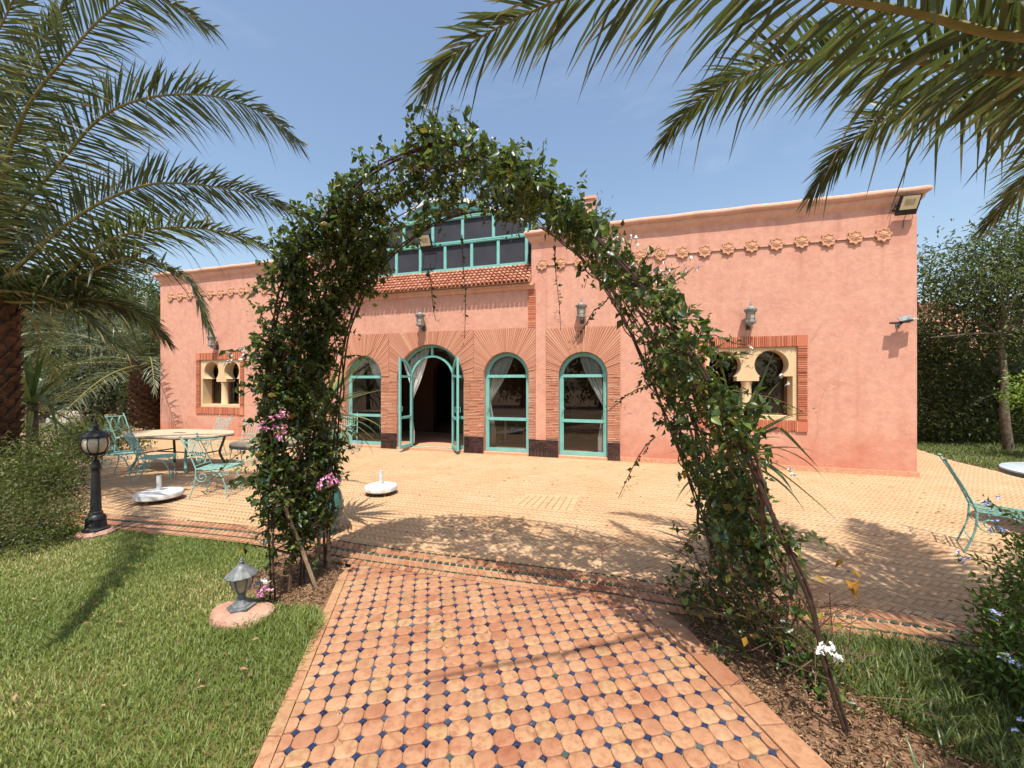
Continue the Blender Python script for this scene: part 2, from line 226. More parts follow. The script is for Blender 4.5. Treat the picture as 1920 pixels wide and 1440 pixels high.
# ------------------------------------------------------------------ mesh helpers
def link(o, parent=None):
    COL.objects.link(o)
    if parent is not None: o.parent = parent
    return o
def tag(o, label=None, cat=None, group=None, kind=None):
    if label: o['label'] = label
    if cat: o['category'] = cat
    if group: o['group'] = group
    if kind: o['kind'] = kind
    return o
def empty(name, loc=(0, 0, 0), rz=0.0, label=None, cat=None, group=None, scale=1.0):
    o = bpy.data.objects.new(name, None); o.empty_display_size = 0.1; link(o)
    o.location = loc; o.rotation_euler = (0, 0, rz); o.scale = (scale,) * 3
    return tag(o, label, cat, group)
def copy_tree(o, parent=None):
    c = o.copy(); COL.objects.link(c); c.parent = parent
    for ch in o.children: copy_tree(ch, c)
    return c
class MB:
    def __init__(s): s.v = []; s.f = []; s.r = []
    def add(s, vs, fs, r=None):
        k = len(s.v); s.v += [tuple(v) for v in vs]; s.f += [tuple(i + k for i in f) for f in fs]
        s.r += [random.random() if r is None else r] * len(fs); return s
    def box(s, x0, x1, y0, y1, z0, z1, r=None):
        return s.add([(x, y, z) for z in (z0, z1) for y in (y0, y1) for x in (x0, x1)],
                     [(0, 2, 3, 1), (4, 5, 7, 6), (0, 1, 5, 4), (2, 6, 7, 3), (0, 4, 6, 2), (1, 3, 7, 5)], r)
    def tube(s, pts, rad, n=6, cap=True):
        pts = [Vector(p) for p in pts]; m = len(pts)
        if not hasattr(rad, '__len__'): rad = [rad] * m
        vs = []; up = Vector((0, 0, 1)); prev = None
        for i, p in enumerate(pts):
            t = (pts[min(i + 1, m - 1)] - pts[max(i - 1, 0)])
            t = t.normalized() if t.length > 1e-9 else Vector((0, 0, 1))
            if prev is None:
                a = t.cross(up); a = a.normalized() if a.length > 1e-3 else Vector((1, 0, 0))
            else:
                a = prev - t * prev.dot(t); a = a.normalized() if a.length > 1e-4 else t.orthogonal().normalized()
            prev = a; b = t.cross(a)
            vs += [p + (a * math.cos(2 * math.pi * k / n) + b * math.sin(2 * math.pi * k / n)) * rad[i] for k in range(n)]
        fs = [(i * n + k, i * n + (k + 1) % n, (i + 1) * n + (k + 1) % n, (i + 1) * n + k) for i in range(m - 1) for k in range(n)]
        if cap: fs += [tuple(reversed(range(n))), tuple((m - 1) * n + k for k in range(n))]
        return s.add(vs, fs, random.random())
    def lathe(s, prof, n=16, c=(0, 0, 0), rot=0.0):
        vs = []; fs = []
        for (r, z) in prof:
            vs += [(c[0] + r * math.cos(rot + 2 * math.pi * k / n), c[1] + r * math.sin(rot + 2 * math.pi * k / n), c[2] + z) for k in range(n)]
        m = len(prof)
        fs = [(i * n + k, i * n + (k + 1) % n, (i + 1) * n + (k + 1) % n, (i + 1) * n + k) for i in range(m - 1) for k in range(n)]
        if prof[0][0] > 1e-6: fs.append(tuple(reversed(range(n))))
        if prof[-1][0] > 1e-6: fs.append(tuple((m - 1) * n + k for k in range(n)))
        return s.add(vs, fs, random.random())
    def prism_y(s, poly, y0, y1, r=None):      # (x,z) outline swept along y
        n = len(poly)
        vs = [(x, y0, z) for x, z in poly] + [(x, y1, z) for x, z in poly]
        fs = [tuple(range(n)), tuple(reversed(range(n, 2 * n)))] + [(i, i + n, (i + 1) % n + n, (i + 1) % n) for i in range(n)]
        return s.add(vs, fs, r)
    def prism_z(s, poly, z0, z1, r=None, shrink=0.0):
        n = len(poly); cx = sum(p[0] for p in poly) / n; cy = sum(p[1] for p in poly) / n
        top = [(cx + (x - cx) * (1 - shrink), cy + (y - cy) * (1 - shrink)) for x, y in poly]
        vs = [(x, y, z0) for x, y in poly] + [(x, y, z1) for x, y in top]
        fs = [tuple(range(n, 2 * n))] + [(i, (i + 1) % n, (i + 1) % n + n, i + n) for i in range(n)]
        return s.add(vs, fs, r)
    def ring_y(s, outer, inner, y0, y1, closed=False, r=None):   # band between two outlines, swept along y
        n = len(outer); vs = [(x, y0, z) for x, z in outer] + [(x, y0, z) for x, z in inner] + [(x, y1, z) for x, z in outer] + [(x, y1, z) for x, z in inner]
        fs = []
        for i in range(n if closed else n - 1):
            j = (i + 1) % n
            fs += [(i, j, n + j, n + i), (2 * n + i, 3 * n + i, 3 * n + j, 2 * n + j), (i, 2 * n + i, 2 * n + j, j), (n + i, n + j, 3 * n + j, 3 * n + i)]
        if not closed: fs += [(0, n, 3 * n, 2 * n), (n - 1, 3 * n - 1, 4 * n - 1, 2 * n - 1)]
        return s.add(vs, fs, r)
    def holed(s, outer, holes, y0, y1, back=True):     # wall sheet with openings and their reveals
        loops = [outer] + holes; pl = [[Vector((x, z, 0)) for x, z in lp] for lp in loops]
        flat = [p for lp in loops for p in lp]; tris = tessellate_polygon(pl); n = len(flat)
        vs = [(x, y0, z) for x, z in flat] + [(x, y1, z) for x, z in flat]
        fs = [tuple(t) for t in tris]
        if back: fs += [tuple(reversed([i + n for i in t])) for t in tris]
        k = 0
        for lp in loops:
            m = len(lp); fs += [(k + i, k + (i + 1) % m, k + (i + 1) % m + n, k + i + n) for i in range(m)]; k += m
        return s.add(vs, fs, 0.5)
    def build(s, name, mat, parent=None, smooth=False, label=None, kind=None, cat=None, group=None):
        me = bpy.data.meshes.new(name); me.from_pydata(s.v, [], s.f); me.materials.append(MATS[mat])
        a = me.attributes.new('rnd', 'FLOAT', 'FACE'); a.data.foreach_set('value', s.r)
        bm = bmesh.new(); bm.from_mesh(me); bmesh.ops.recalc_face_normals(bm, faces=bm.faces); bm.to_mesh(me); bm.free()
        if smooth:
            me.shade_smooth()
            try: me.set_sharp_from_angle(angle=R(40))
            except Exception: pass
        o = bpy.data.objects.new(name, me); link(o, parent); return tag(o, label, cat, group, kind)
def np_mesh(name, v, tri, rnd, mat, parent=None, kind=None, quads=None, smooth=False):
    me = bpy.data.meshes.new(name); nv = len(v)
    me.vertices.add(nv); me.vertices.foreach_set('co', np.asarray(v, np.float32).ravel())
    k = tri.shape[1]; nf = len(tri)
    me.loops.add(nf * k); me.loops.foreach_set('vertex_index', tri.astype(np.int32).ravel())
    me.polygons.add(nf); me.polygons.foreach_set('loop_start', np.arange(0, nf * k, k, dtype=np.int32))
    me.update(calc_edges=True)
    a = me.attributes.new('rnd', 'FLOAT', 'FACE'); a.data.foreach_set('value', np.asarray(rnd, np.float32))
    if smooth: me.shade_smooth()
    me.materials.append(MATS[mat]); o = bpy.data.objects.new(name, me); link(o, parent)
    if kind: o['kind'] = kind
    return o
def unit(a): return a / np.maximum(np.linalg.norm(a, axis=-1, keepdims=True), 1e-9)
def leaves(name, pos, dirs, size, mat, parent=None, aspect=0.5, fold=0.18, kind='stuff', up=None, rnd=None):
    """folded pointed leaves: base, two shoulders, sunk midrib point, tip"""
    n = len(pos); d = unit(np.asarray(dirs, float)); sz = np.broadcast_to(np.asarray(size, float), (n,))[:, None]
    h = rng.normal(size=(n, 3)) * 0.55; h[:, 2] += 0.8
    sd = unit(np.cross(d, h)); nn = np.cross(sd, d)
    b = pos; tip = pos + d * sz - nn * sz * 0.12; m = pos + d * sz * 0.45 - nn * sz * fold * 0.5
    L = pos + d * sz * 0.38 + sd * sz * aspect * 0.5 + nn * sz * fold * 0.5; Rr = pos + d * sz * 0.38 - sd * sz * aspect * 0.5 + nn * sz * fold * 0.5
    v = np.stack([b, L, m, Rr, tip], 1).reshape(-1, 3); o = (np.arange(n) * 5)[:, None]
    tri = np.concatenate([o + np.array([[0, 2, 1]]), o + np.array([[0, 3, 2]]), o + np.array([[1, 2, 4]]), o + np.array([[2, 3, 4]])], 1).reshape(-1, 3)
    r = rng.random(n) if rnd is None else rnd
    return np_mesh(name, v, tri, np.repeat(r, 4), mat, parent, kind)
def catmull(pts, n):
    P = [np.array(p, float) for p in pts]; P = [2 * P[0] - P[1]] + P + [2 * P[-1] - P[-2]]; out = []
    m = len(P) - 3
    for k in range(n):
        x = k / (n - 1) * m; i = min(int(x), m - 1); t = x - i; a, b, c, d = P[i:i + 4]
        out.append(0.5 * ((2 * b) + (c - a) * t + (2 * a - 5 * b + 4 * c - d) * t * t + (3 * b - a - 3 * c + d) * t ** 3))
    return np.array(out)
def resample(pts, n):
    pts = np.asarray(pts); d = np.r_[0, np.cumsum(np.linalg.norm(np.diff(pts, axis=0), axis=1))]
    q = np.linspace(0, d[-1], n); return np.stack([np.interp(q, d, pts[:, k]) for k in range(3)], 1)
def in_poly(x, y, poly):
    x = np.asarray(x); y = np.asarray(y); c = np.zeros(x.shape, bool); j = len(poly) - 1
    for i in range(len(poly)):
        xi, yi = poly[i]; xj, yj = poly[j]
        with np.errstate(divide='ignore', invalid='ignore'):
            c ^= ((yi > y) != (yj > y)) & (x < (xj - xi) * (y - yi) / (yj - yi + 1e-12) + xi)
        j = i
    return c
def sheet(name, poly, z, mat, label=None):
    tris = tessellate_polygon([[Vector((x, y, 0)) for x, y in poly]]); mb = MB(); mb.add([(x, y, z) for x, y in poly], tris, 0.5)
    o = mb.build(name, mat); o['kind'] = 'structure'
    if o.data.polygons[0].normal.z < 0: o.data.flip_normals()
    return o

# ================================================================== GROUND
def st(o): o['kind'] = 'structure'; return o
sheet('ground', [(-140, -60), (140, -60), (140, 220), (-140, 220)], -0.045, 'earth')
EDGE = catmull([(-6.0, 4.75, 0), (-4.3, 4.45, 0), (-2.4, 4.05, 0), (-1.53, 3.71, 0), (-0.75, 3.48, 0), (0.15, 3.24, 0), (0.765, 3.08, 0), (1.21, 2.92, 0), (2.4, 2.62, 0), (2.85, 2.47, 0), (4.0, 2.15, 0), (6.0, 1.7, 0)], 160)
EDGE = resample(EDGE, 400)
etan = unit(np.gradient(EDGE, axis=0)); enor = np.stack([-etan[:, 1], etan[:, 0], etan[:, 2]], 1)   # towards the house
elen = np.r_[0, np.cumsum(np.linalg.norm(np.diff(EDGE, axis=0), axis=1))]
def edge_at(s, w):           # point s along the patio edge, w metres in front of it
    p = np.array([np.interp(s, elen, EDGE[:, k]) for k in range(2)]); nn = np.array([np.interp(s, elen, enor[:, k]) for k in range(2)])
    q = p - nn * w; return (float(q[0]), float(q[1]))
BW = 0.36
def edge_y(x): return np.interp(x, EDGE[:, 0], EDGE[:, 1])
patio_poly = [tuple(p[:2]) for p in EDGE[::20]] + [(7.2, 1.6), (7.8, 3.0), (8.2, 6.2), (8.6, 7.6), (9.6, 9.6), (12, 14), (8.4, 14)] + \
             [tuple(F(4.3, D + 0.1)[:2]), tuple(F(-12.7, D + 0.1)[:2]), (-11.5, 12.4), (-10.6, 10.2), (-9.6, 8.9), (-7.6, 6.9), (-6.4, 5.6)]
patio = sheet('patio', patio_poly, -0.012, 'patio_mortar')

# herringbone bricks over the part of the patio that is seen
bw, bn = 0.041, 3
ang = -TH - R(45); ca, sa = math.cos(ang), math.sin(ang)
cells = []
ext = 300
gx, gy = np.meshgrid(np.arange(-ext, ext), np.arange(-ext, ext), indexing='ij'); kk = (gx - gy) % (2 * bn)
def place(cx, cy): return ca * cx * bw - sa * cy * bw, 6.0 + sa * cx * bw + ca * cy * bw
hor = kk == 0; ver = kk == 2 * bn - 1
C = []
for msk, dx, dy, lx, ly in ((hor, bn / 2, 0.5, bn, 1), (ver, 0.5, bn / 2, 1, bn)):
    x, y = gx[msk] + dx, gy[msk] + dy; X, Y = place(x, y); C.append(np.stack([X, Y, np.full_like(X, lx), np.full_like(X, ly)], 1))
C = np.concatenate(C)
view = [tuple(p[:2]) for p in EDGE[::8]] + [(5.6, 2.2), (7.6, 3.2), (8.1, 6.2), (8.5, 7.5), (9.4, 9.3), (10.2, 10.8), (8.2, 11.2)] + [tuple(F(4.44, D + 0.02)[:2]), tuple(F(-12.7, D + 0.02)[:2]), (-11, 11.8), (-10.4, 10.2), (-9.5, 8.9), (-7.6, 7.0), (-6.4, 5.7)]
C = C[in_poly(C[:, 0], C[:, 1], view)]
C = C[np.abs(C[:, 0]) < 1.42 * C[:, 1] + 0.3]
fx = C[:, 0] * CT - C[:, 1] * ST; fy = C[:, 0] * ST + C[:, 1] * CT
C = C[(fy < D - 0.09) | (fx[...] > 4.5)]
man = np.array([(0.165, 5.275), (0.90, 5.20), (0.72, 4.60), (-0.02, 4.83)])      # paved access cover
C = C[~in_poly(C[:, 0], C[:, 1], [tuple(q) for q in (man - man.mean(0)) * 1.06 + man.mean(0)])]
dist = np.hypot(C[:, 0], C[:, 1] * 1.0); order = np.argsort(dist); C = C[order]
g = 0.0026
def brick_mesh(name, hx, hy, mat):
    mb = MB(); b = 0.003
    mb.add([(-hx, -hy, -0.02), (hx, -hy, -0.02), (hx, hy, -0.02), (-hx, hy, -0.02), (-hx, -hy, -b), (hx, -hy, -b), (hx, hy, -b), (-hx, hy, -b),
            (-hx + b, -hy + b, 0), (hx - b, -hy + b, 0), (hx - b, hy - b, 0), (-hx + b, hy - b, 0)],
           [(0, 1, 5, 4), (1, 2, 6, 5), (2, 3, 7, 6), (3, 0, 4, 7), (4, 5, 9, 8), (5, 6, 10, 9), (6, 7, 11, 10), (7, 4, 8, 11), (8, 9, 10, 11)], 0.5)
    me = bpy.data.meshes.new(name); me.from_pydata(mb.v, [], mb.f); me.materials.append(MATS[mat]); return me
bh = brick_mesh('brick', bn * bw / 2 - g / 2, bw / 2 - g / 2, 'patio_brick_single')
for i in range(300):
    x, y, lx, ly = C[i]; o = bpy.data.objects.new('brick', bh); link(o, patio)
    o.location = (x, y, rng.normal() * 0.0012); o.rotation_euler = (rng.normal() * 0.010, rng.normal() * 0.006, ang + (0 if lx > 1 else math.pi / 2) + rng.normal() * 0.008)
Q = C[300:]; n = len(Q)
hx = Q[:, 2] * bw / 2 - g / 2; hy = Q[:, 3] * bw / 2 - g / 2; zt = rng.normal(size=n) * 0.0009; tl = rng.normal(size=(n, 2)) * 0.0055
ja = ang + rng.normal(size=n) * 0.008
cj, sj = np.cos(ja), np.sin(ja)
vs = []
for (sx, sy, top) in ((-1, -1, 0), (1, -1, 0), (1, 1, 0), (-1, 1, 0), (-1, -1, 1), (1, -1, 1), (1, 1, 1), (-1, 1, 1)):
    lx = sx * hx * (0.985 if top else 1); ly = sy * hy * (0.96 if top else 1)
    z = (zt + tl[:, 0] * ly + tl[:, 1] * lx * 0.5) if top else np.full(n, -0.02)
    vs.append(np.stack([Q[:, 0] + cj * lx - sj * ly, Q[:, 1] + sj * lx + cj * ly, z], 1))
v = np.stack(vs, 1).reshape(-1, 3); o8 = (np.arange(n) * 8)[:, None]
quads = np.concatenate([o8 + np.array([q]) for q in ((4, 5, 6, 7), (0, 1, 5, 4), (1, 2, 6, 5), (2, 3, 7, 6), (3, 0, 4, 7))], 1).reshape(-1, 4)
rr = np.clip(rng.normal(0.5, 0.20, n), 0, 1)
np_mesh('brick_field', v, quads, np.repeat(rr, 5), 'patio_brick', patio, 'stuff')
# access cover: finer bricks in a steel rim
mb = MB()
for i in range(9):
    for j in range(5):
        def pt(a, b): return tuple(man[3] * (1 - a) * (1 - b) + man[2] * a * (1 - b) + man[0] * (1 - a) * b + man[1] * a * b)
        a0, a1, b0, b1 = i / 9 + 0.006, (i + 1) / 9 - 0.006, j / 5 + 0.01, (j + 1) / 5 - 0.01
        mb.prism_z([pt(a0, b0), pt(a1, b0), pt(a1, b1), pt(a0, b1)], -0.012, 0.001)
mb.build('access_cover', 'patio_brick', patio)
# bright course along the foot of the house
mb = MB(); x = -12.7
while x < 4.45:
    a, b = F(x, D - 0.085), F(x + 0.118, D - 0.085); c, d = F(x + 0.118, D - 0.035), F(x, D - 0.035)
    mb.prism_z([tuple(q[:2]) for q in (a, b, c, d)], -0.012, 0.001 + random.random() * 0.002, 0.35 + 0.4 * random.random()); x += 0.122
mb.build('edge_course', 'patio_brick', patio)

# ---- decorative band where the garden path meets the patio
band_poly = [edge_at(s, 0) for s in np.linspace(0.0, elen[-1], 60)] + [edge_at(s, BW + 0.004) for s in np.linspace(elen[-1], 0.0, 60)]
band = sheet('band', band_poly, -0.008, 'patio_mortar'); band.name = 'paving_band'
pitch = 0.060; ns = int(elen[-1] / pitch)
bandbr = MB(); cntb = 0; far_b = MB(); far_g = MB()
def put(poly, mat, name, idx, zt=0.002):
    cx = sum(p[0] for p in poly) / len(poly); cy = sum(p[1] for p in poly) / len(poly)
    mb = MB(); mb.prism_z([(x - cx, y - cy) for x, y in poly], -0.014, zt, 0.5, 0.03)
    me = bpy.data.meshes.new(name); me.from_pydata(mb.v, [], mb.f); me.materials.append(MATS[mat])
    o = bpy.data.objects.new(name, me); link(o, band); o.location = (cx, cy, rng.normal() * 0.001)
for i in range(ns):
    s0 = i * pitch; s1 = s0 + pitch; q = s0 + pitch / 2; e = 0.003
    px, py = edge_at(q, 0.15); near = (-1.75 < px < 1.75) or (1.75 <= px < 3.3)
    pieces = [([edge_at(s0 + e, 0.004), edge_at(s1 - e, 0.004), edge_at(q, 0.019)], 1),                                         # dark saw tooth
              ([edge_at(s0 + e, 0.006 + 0.02), edge_at(q, 0.028), edge_at(s1 - e, 0.026), edge_at(s1 + pitch * 0.9 - e, 0.128), edge_at(s0 + pitch * 0.9 + e, 0.128)], 0),
              ([edge_at(s0 + 0.004, 0.155), edge_at(q, 0.130), edge_at(s1 - 0.004, 0.155), edge_at(q, 0.180)], 1),                      # green lozenge
              ([edge_at(s0 + e, 0.180), edge_at(s1 - e, 0.180), edge_at(s1 + pitch * 0.9 - e, 0.272), edge_at(s0 + pitch * 0.9 + e, 0.272)], 0),
              ([edge_at(s0 + e, 0.276), edge_at(s1 - e, 0.276), edge_at(q, 0.288)], 1),
              ([edge_at(s0 - 0.012 + e, 0.297), edge_at(s1 - 0.012 - e, 0.297), edge_at(s1 - e, BW), edge_at(s0 + e, BW)], 0)]
    for poly, gidx in pieces:
        if near and cntb < 600: put(poly, 'green_glaze' if gidx else 'path_tile_single', 'lozenge' if gidx else 'band_brick', i); cntb += 1
        else: (far_g if gidx else far_b).prism_z(poly, -0.014, 0.002)
far_b.build('band_bricks', 'path_tile', band, kind='stuff'); far_g.build('band_lozenges', 'green_glaze_field', band, kind='stuff')

# ---- garden path of octagons and blue cabochons
dv = np.array([-0.206, 0.979]); nv = np.array([0.979, 0.206])
def left_x(y): return -0.957 - 0.2197 * (y - 1.529)
def right_x(y): return 1.248 - 0.2016 * (y - 1.529)
lo = -1.2
pl = [(left_x(lo), lo), (right_x(lo), lo), (right_x(2.6), 2.6)] + [edge_at(s, BW + 0.002) for s in np.linspace(np.interp(right_x(2.6), EDGE[:, 0], elen) - 0.12, np.interp(left_x(3.3), EDGE[:, 0], elen) - 0.05, 14)] + [(left_x(3.3), 3.3)]
path = sheet('path', pl, -0.011, 'path_mortar')
P = 0.0920; RY = 0.905      # pitch across the path, and along / across
def octo(sc=1.0):            # hand cut octagon: flats with rounded shoulders
    h = P / 2 - 0.0016; e = 2 / 3.1; out = []
    for k in range(24):
        a = 2 * math.pi * k / 24 + 0.131; c_, s_ = math.cos(a), math.sin(a)
        out.append((h * math.copysign(abs(c_) ** e, c_), RY * h * math.copysign(abs(s_) ** e, s_)))
    return out
def pillow(poly, mat, name, b=0.06, dome=0.0015):
    mb = MB(); n = len(poly); t1 = [(x * (1 - b * 0.4), y * (1 - b * 0.4)) for x, y in poly]; t2 = [(x * (1 - b * 2), y * (1 - b * 2)) for x, y in poly]
    vs = [(x, y, -0.015) for x, y in poly] + [(x, y, -0.002) for x, y in poly] + [(x, y, 0.0) for x, y in t1] + [(x, y, dome) for x, y in t2]
    fs = [(k * n + i, k * n + (i + 1) % n, (k + 1) * n + (i + 1) % n, (k + 1) * n + i) for k in range(3) for i in range(n)] + [tuple(range(3 * n, 4 * n))]
    me = bpy.data.meshes.new(name); me.from_pydata(vs, [], fs); me.materials.append(MATS[mat]); me.shade_smooth()
    try: me.set_sharp_from_angle(angle=R(50))
    except Exception: pass
    return me, vs, fs
dh = 0.0180
dia = [(dh, 0), (0, dh * RY), (-dh, 0), (0, -dh * RY)]
om, ov, of = pillow(octo(), 'path_tile_single', 'octagon_tile'); dm, dvx, dfx = pillow(dia, 'blue_glaze_single', 'cabochon_tile', 0.08, 0.0005)
border_w = 0.135
oc, dc, oc_cut, dc_cut = [], [], [], []
def clip(poly, p0, nrm):
    out = []
    for i in range(len(poly)):
        a, b = poly[i - 1], poly[i]; da = (a[0] - p0[0]) * nrm[0] + (a[1] - p0[1]) * nrm[1]; db = (b[0] - p0[0]) * nrm[0] + (b[1] - p0[1]) * nrm[1]
        if da * db < 0: t_ = da / (da - db); out.append((a[0] + (b[0] - a[0]) * t_, a[1] + (b[1] - a[1]) * t_))
        if db >= 0: out.append(b)
    return out
for i in range(-17, 19):
    for j in range(-34, 27):
        for lst, ox in ((oc, 0.0), (dc, 0.5)):
            c = np.array([0.0, 1.5]) + nv * ((i + ox) * P) + dv * ((j + ox) * P * RY) + rng.normal(size=2) * 0.0011; x, y = c
            if ox and random.random() < 0.03: continue
            if y < lo + 0.1: continue
            if x < left_x(y) - 0.045 or x > right_x(y) - border_w + 0.045: continue
            if y > edge_y(x) - (BW + 0.01) * 1.03 + 0.04: continue
            mg = 0.05 if lst is oc else 0.02
            whole = x > left_x(y) + mg and x < right_x(y) - border_w - mg and y < edge_y(x) - (BW + 0.01 + mg) * 1.04
            (lst if whole else (oc_cut if lst is oc else dc_cut)).append((x, y))
def vis(c): return (c[1] < 1.40, math.hypot(*c))
ra = math.atan2(nv[1], nv[0])
for lst, me, V_, F_, nm, mat in ((oc, om, ov, of, 'octagon_tile', 'path_tile'), (dc, dm, dvx, dfx, 'cabochon_tile', 'blue_glaze')):
    lst.sort(key=vis); rest = MB()
    for k, (x, y) in enumerate(lst):
        rot = ra + rng.normal() * 0.02; rx, ry, dz = rng.normal() * 0.018, rng.normal() * 0.018, rng.normal() * 0.0012
        if k < 300:
            o = bpy.data.objects.new(nm, me); link(o, path); o.location = (x, y, dz); o.rotation_euler = (rx, ry, rot + random.randrange(2) * math.pi); k_ = 1 + rng.normal() * 0.012; o.scale = (k_, k_, 1)
        else:
            c_, s_ = math.cos(rot), math.sin(rot)
            rest.add([(x + c_ * a - s_ * b, y + s_ * a + c_ * b, z + dz + rx * b) for a, b, z in V_], F_)
    base_poly = octo() if nm[0] == 'o' else dia
    for (x, y) in (oc_cut if nm[0] == 'o' else dc_cut):      # pieces trimmed at the path's edges
        c_, s_ = math.cos(ra), math.sin(ra); pg = [(x + c_ * a - s_ * b, y + s_ * a + c_ * b) for a, b in base_poly]
        pg = clip(pg, (left_x(1.5) + 0.010, 1.5), (1, 0.2197)); pg = clip(pg, (right_x(1.5) - border_w, 1.5), (-1, -0.2016))
        sE = float(np.interp(x, EDGE[:, 0], elen)); q0 = edge_at(sE, BW + 0.008); q1 = edge_at(sE + 0.05, BW + 0.008); tx, ty = q1[0] - q0[0], q1[1] - q0[1]; pg = clip(pg, q0, (ty, -tx))
        if len(pg) >= 3:
            ar = abs(sum(pg[i - 1][0] * pg[i][1] - pg[i][0] * pg[i - 1][1] for i in range(len(pg)))) / 2
            if ar > 2e-5: rest.prism_z(pg, -0.014, rng.normal() * 0.0008, None, 0.02)
    rest.build(nm + 's', mat, path, kind='stuff')
# plain slabs down the right side, narrow strip down the left
y = lo + 0.02; k = 0
while y < 2.62:
    L_ = 0.20 + 0.04 * random.random(); y1 = min(y + L_, 2.66)
    xr = lambda yy, o: right_x(yy) - o
    for (o0, o1) in ((0.004, 0.125),):
        poly = [(xr(y, o1) , y + 0.003), (xr(y, o0), y + 0.003 + 0.01), (xr(y1, o0), y1 - 0.003 + 0.01), (xr(y1, o1), y1 - 0.003)]
        if poly[2][1] < edge_y(poly[2][0]) - BW - 0.01:
            cx = sum(p_[0] for p_ in poly) / 4; cy = sum(p_[1] for p_ in poly) / 4
            me_, _, _ = pillow([(a - cx, b - cy) for a, b in poly], 'path_tile_single', 'kerb_slab', 0.03, 0.0006)
            o = bpy.data.objects.new('kerb_slab', me_); link(o, path); o.location = (cx, cy, 0.002 + rng.normal() * 0.001)
    y = y1
y = lo + 0.02
while y < 3.3:
    y1 = y + 0.19; poly = [(left_x(y) - 0.055, y + 0.003), (left_x(y) + 0.006, y + 0.003), (left_x(y1) + 0.006, y1 - 0.003), (left_x(y1) - 0.055, y1 - 0.003)]
    if y1 < edge_y(left_x(y1)) - BW - 0.02:
        cx = sum(p_[0] for p_ in poly) / 4; cy = sum(p_[1] for p_ in poly) / 4
        me_, _, _ = pillow([(a - cx, b - cy) for a, b in poly], 'path_tile_single', 'kerb_slab', 0.04, 0.0006)
        o = bpy.data.objects.new('kerb_slab', me_); link(o, path); o.location = (cx, cy, rng.normal() * 0.001)
    y = y1
# ---- soil beds, lawns
st(sheet('flower_bed', [(-2.05, 2.55), (-1.35, 2.62), (-1.24, 2.5), (-1.30, 2.9), (-1.40, 3.3), (-1.62, 3.36), (-2.1, 3.5), (-2.25, 3.0)], -0.020, 'soil'))
st(sheet('flower_bed', [(1.27, -1.2), (1.26, 1.6), (1.09, 2.35), (1.02, 2.62), (1.6, 2.50), (2.3, 2.30), (3.1, 2.05), (6, 1.35), (6, -1.2)], -0.022, 'soil'))
LAWN = [(-1.04, -0.6), (-1.02, 1.5), (-1.12, 2.1), (-1.17, 2.45), (-1.30, 2.62), (-1.62, 2.66), (-2.0, 2.85), (-2.05, 3.45), (-2.45, 3.66), (-3.4, 3.88), (-4.3, 4.1), (-5.0, 4.2), (-5.2, 3.2), (-4.4, 2.4), (-4.2, 1.0), (-4.2, -0.6)]
st(sheet('lawn', LAWN, -0.016, 'lawn_soil'))
LAWN_R = [(1.72, 2.42), (2.3, 2.25), (3.1, 2.0), (3.7, 1.7), (3.4, 0.9), (2.4, 1.0), (1.95, 1.35), (1.72, 1.75), (1.62, 2.05)]
st(sheet('lawn', LAWN_R, -0.017, 'lawn_soil'))
LAWN_FR = [(8.25, 6.25), (8.65, 7.6), (9.55, 9.5), (12.2, 14), (22, 14), (22, 8.5), (11.5, 6.0)]
st(sheet('lawn', LAWN_FR, -0.012, 'lawn_soil'))
LAWN_FL = [(-20, 12.2), (-12.2, 12.4), (-12.6, 13.8), (-20, 14.6)]
st(sheet('lawn', LAWN_FL, -0.012, 'lawn_soil'))
def grass(name, poly, dens, hgt, wid, mat, label, tall=None, brown=0.5):
    a = np.array(poly); x0, y0 = a.min(0); x1, y1 = a.max(0); n = int((x1 - x0) * (y1 - y0) * dens)
    x = rng.uniform(x0, x1, n); y = rng.uniform(y0, y1, n); k = in_poly(x, y, poly)
    k &= (np.abs(x) < 1.36 * y + 0.5) & (y > 1.2)
    x, y = x[k], y[k]; n = len(x)
    clump = 0.5 + 0.5 * np.sin(x * 7.1 + np.sin(y * 5.3) * 2) * np.sin(y * 6.3 + np.sin(x * 4.1) * 2)
    h = hgt * (0.45 + 0.75 * rng.random(n)) * (0.75 + 0.45 * clump)
    if tall is not None: h *= 1 + 1.3 * tall(x, y)
    az = rng.uniform(0, 2 * np.pi, n); lean = rng.uniform(0.25, 1.15, n) * h
    d = np.stack([np.cos(az), np.sin(az), np.zeros(n)], 1); sd = np.stack([-np.sin(az + 0.8 * rng.normal(size=n)), np.cos(az), np.zeros(n)], 1)
    wv = wid * (0.6 + 0.8 * rng.random(n))[:, None]
    b = np.stack([x, y, np.full(n, -0.016)], 1); up = np.array([0, 0, 1.0])
    m_ = b + d * lean[:, None] * 0.35 + up * (h * 0.6)[:, None]; tp = b + d * lean[:, None] + up * (h * 0.95)[:, None]
    v = np.stack([b - sd * wv * 0.5, b + sd * wv * 0.5, m_ - sd * wv * 0.45, m_ + sd * wv * 0.45, tp], 1).reshape(-1, 3)
    o = (np.arange(n) * 5)[:, None]; tri = np.concatenate([o + np.array([[0, 1, 3]]), o + np.array([[0, 3, 2]]), o + np.array([[2, 3, 4]])], 1).reshape(-1, 3)
    patch = 0.5 + 0.5 * np.sin(x * 2.3 + 1.7 * np.sin(y * 1.9 + 1)) * np.sin(y * 2.9 + 1.3 * np.sin(x * 1.3))
    r = np.clip(rng.random(n) * (1 - brown) + brown * rng.random(n) * (0.35 + 0.95 * patch), 0, 1)
    ob = np_mesh(name, v, tri, np.repeat(r, 3), mat, None, 'stuff'); return tag(ob, label, 'grass')
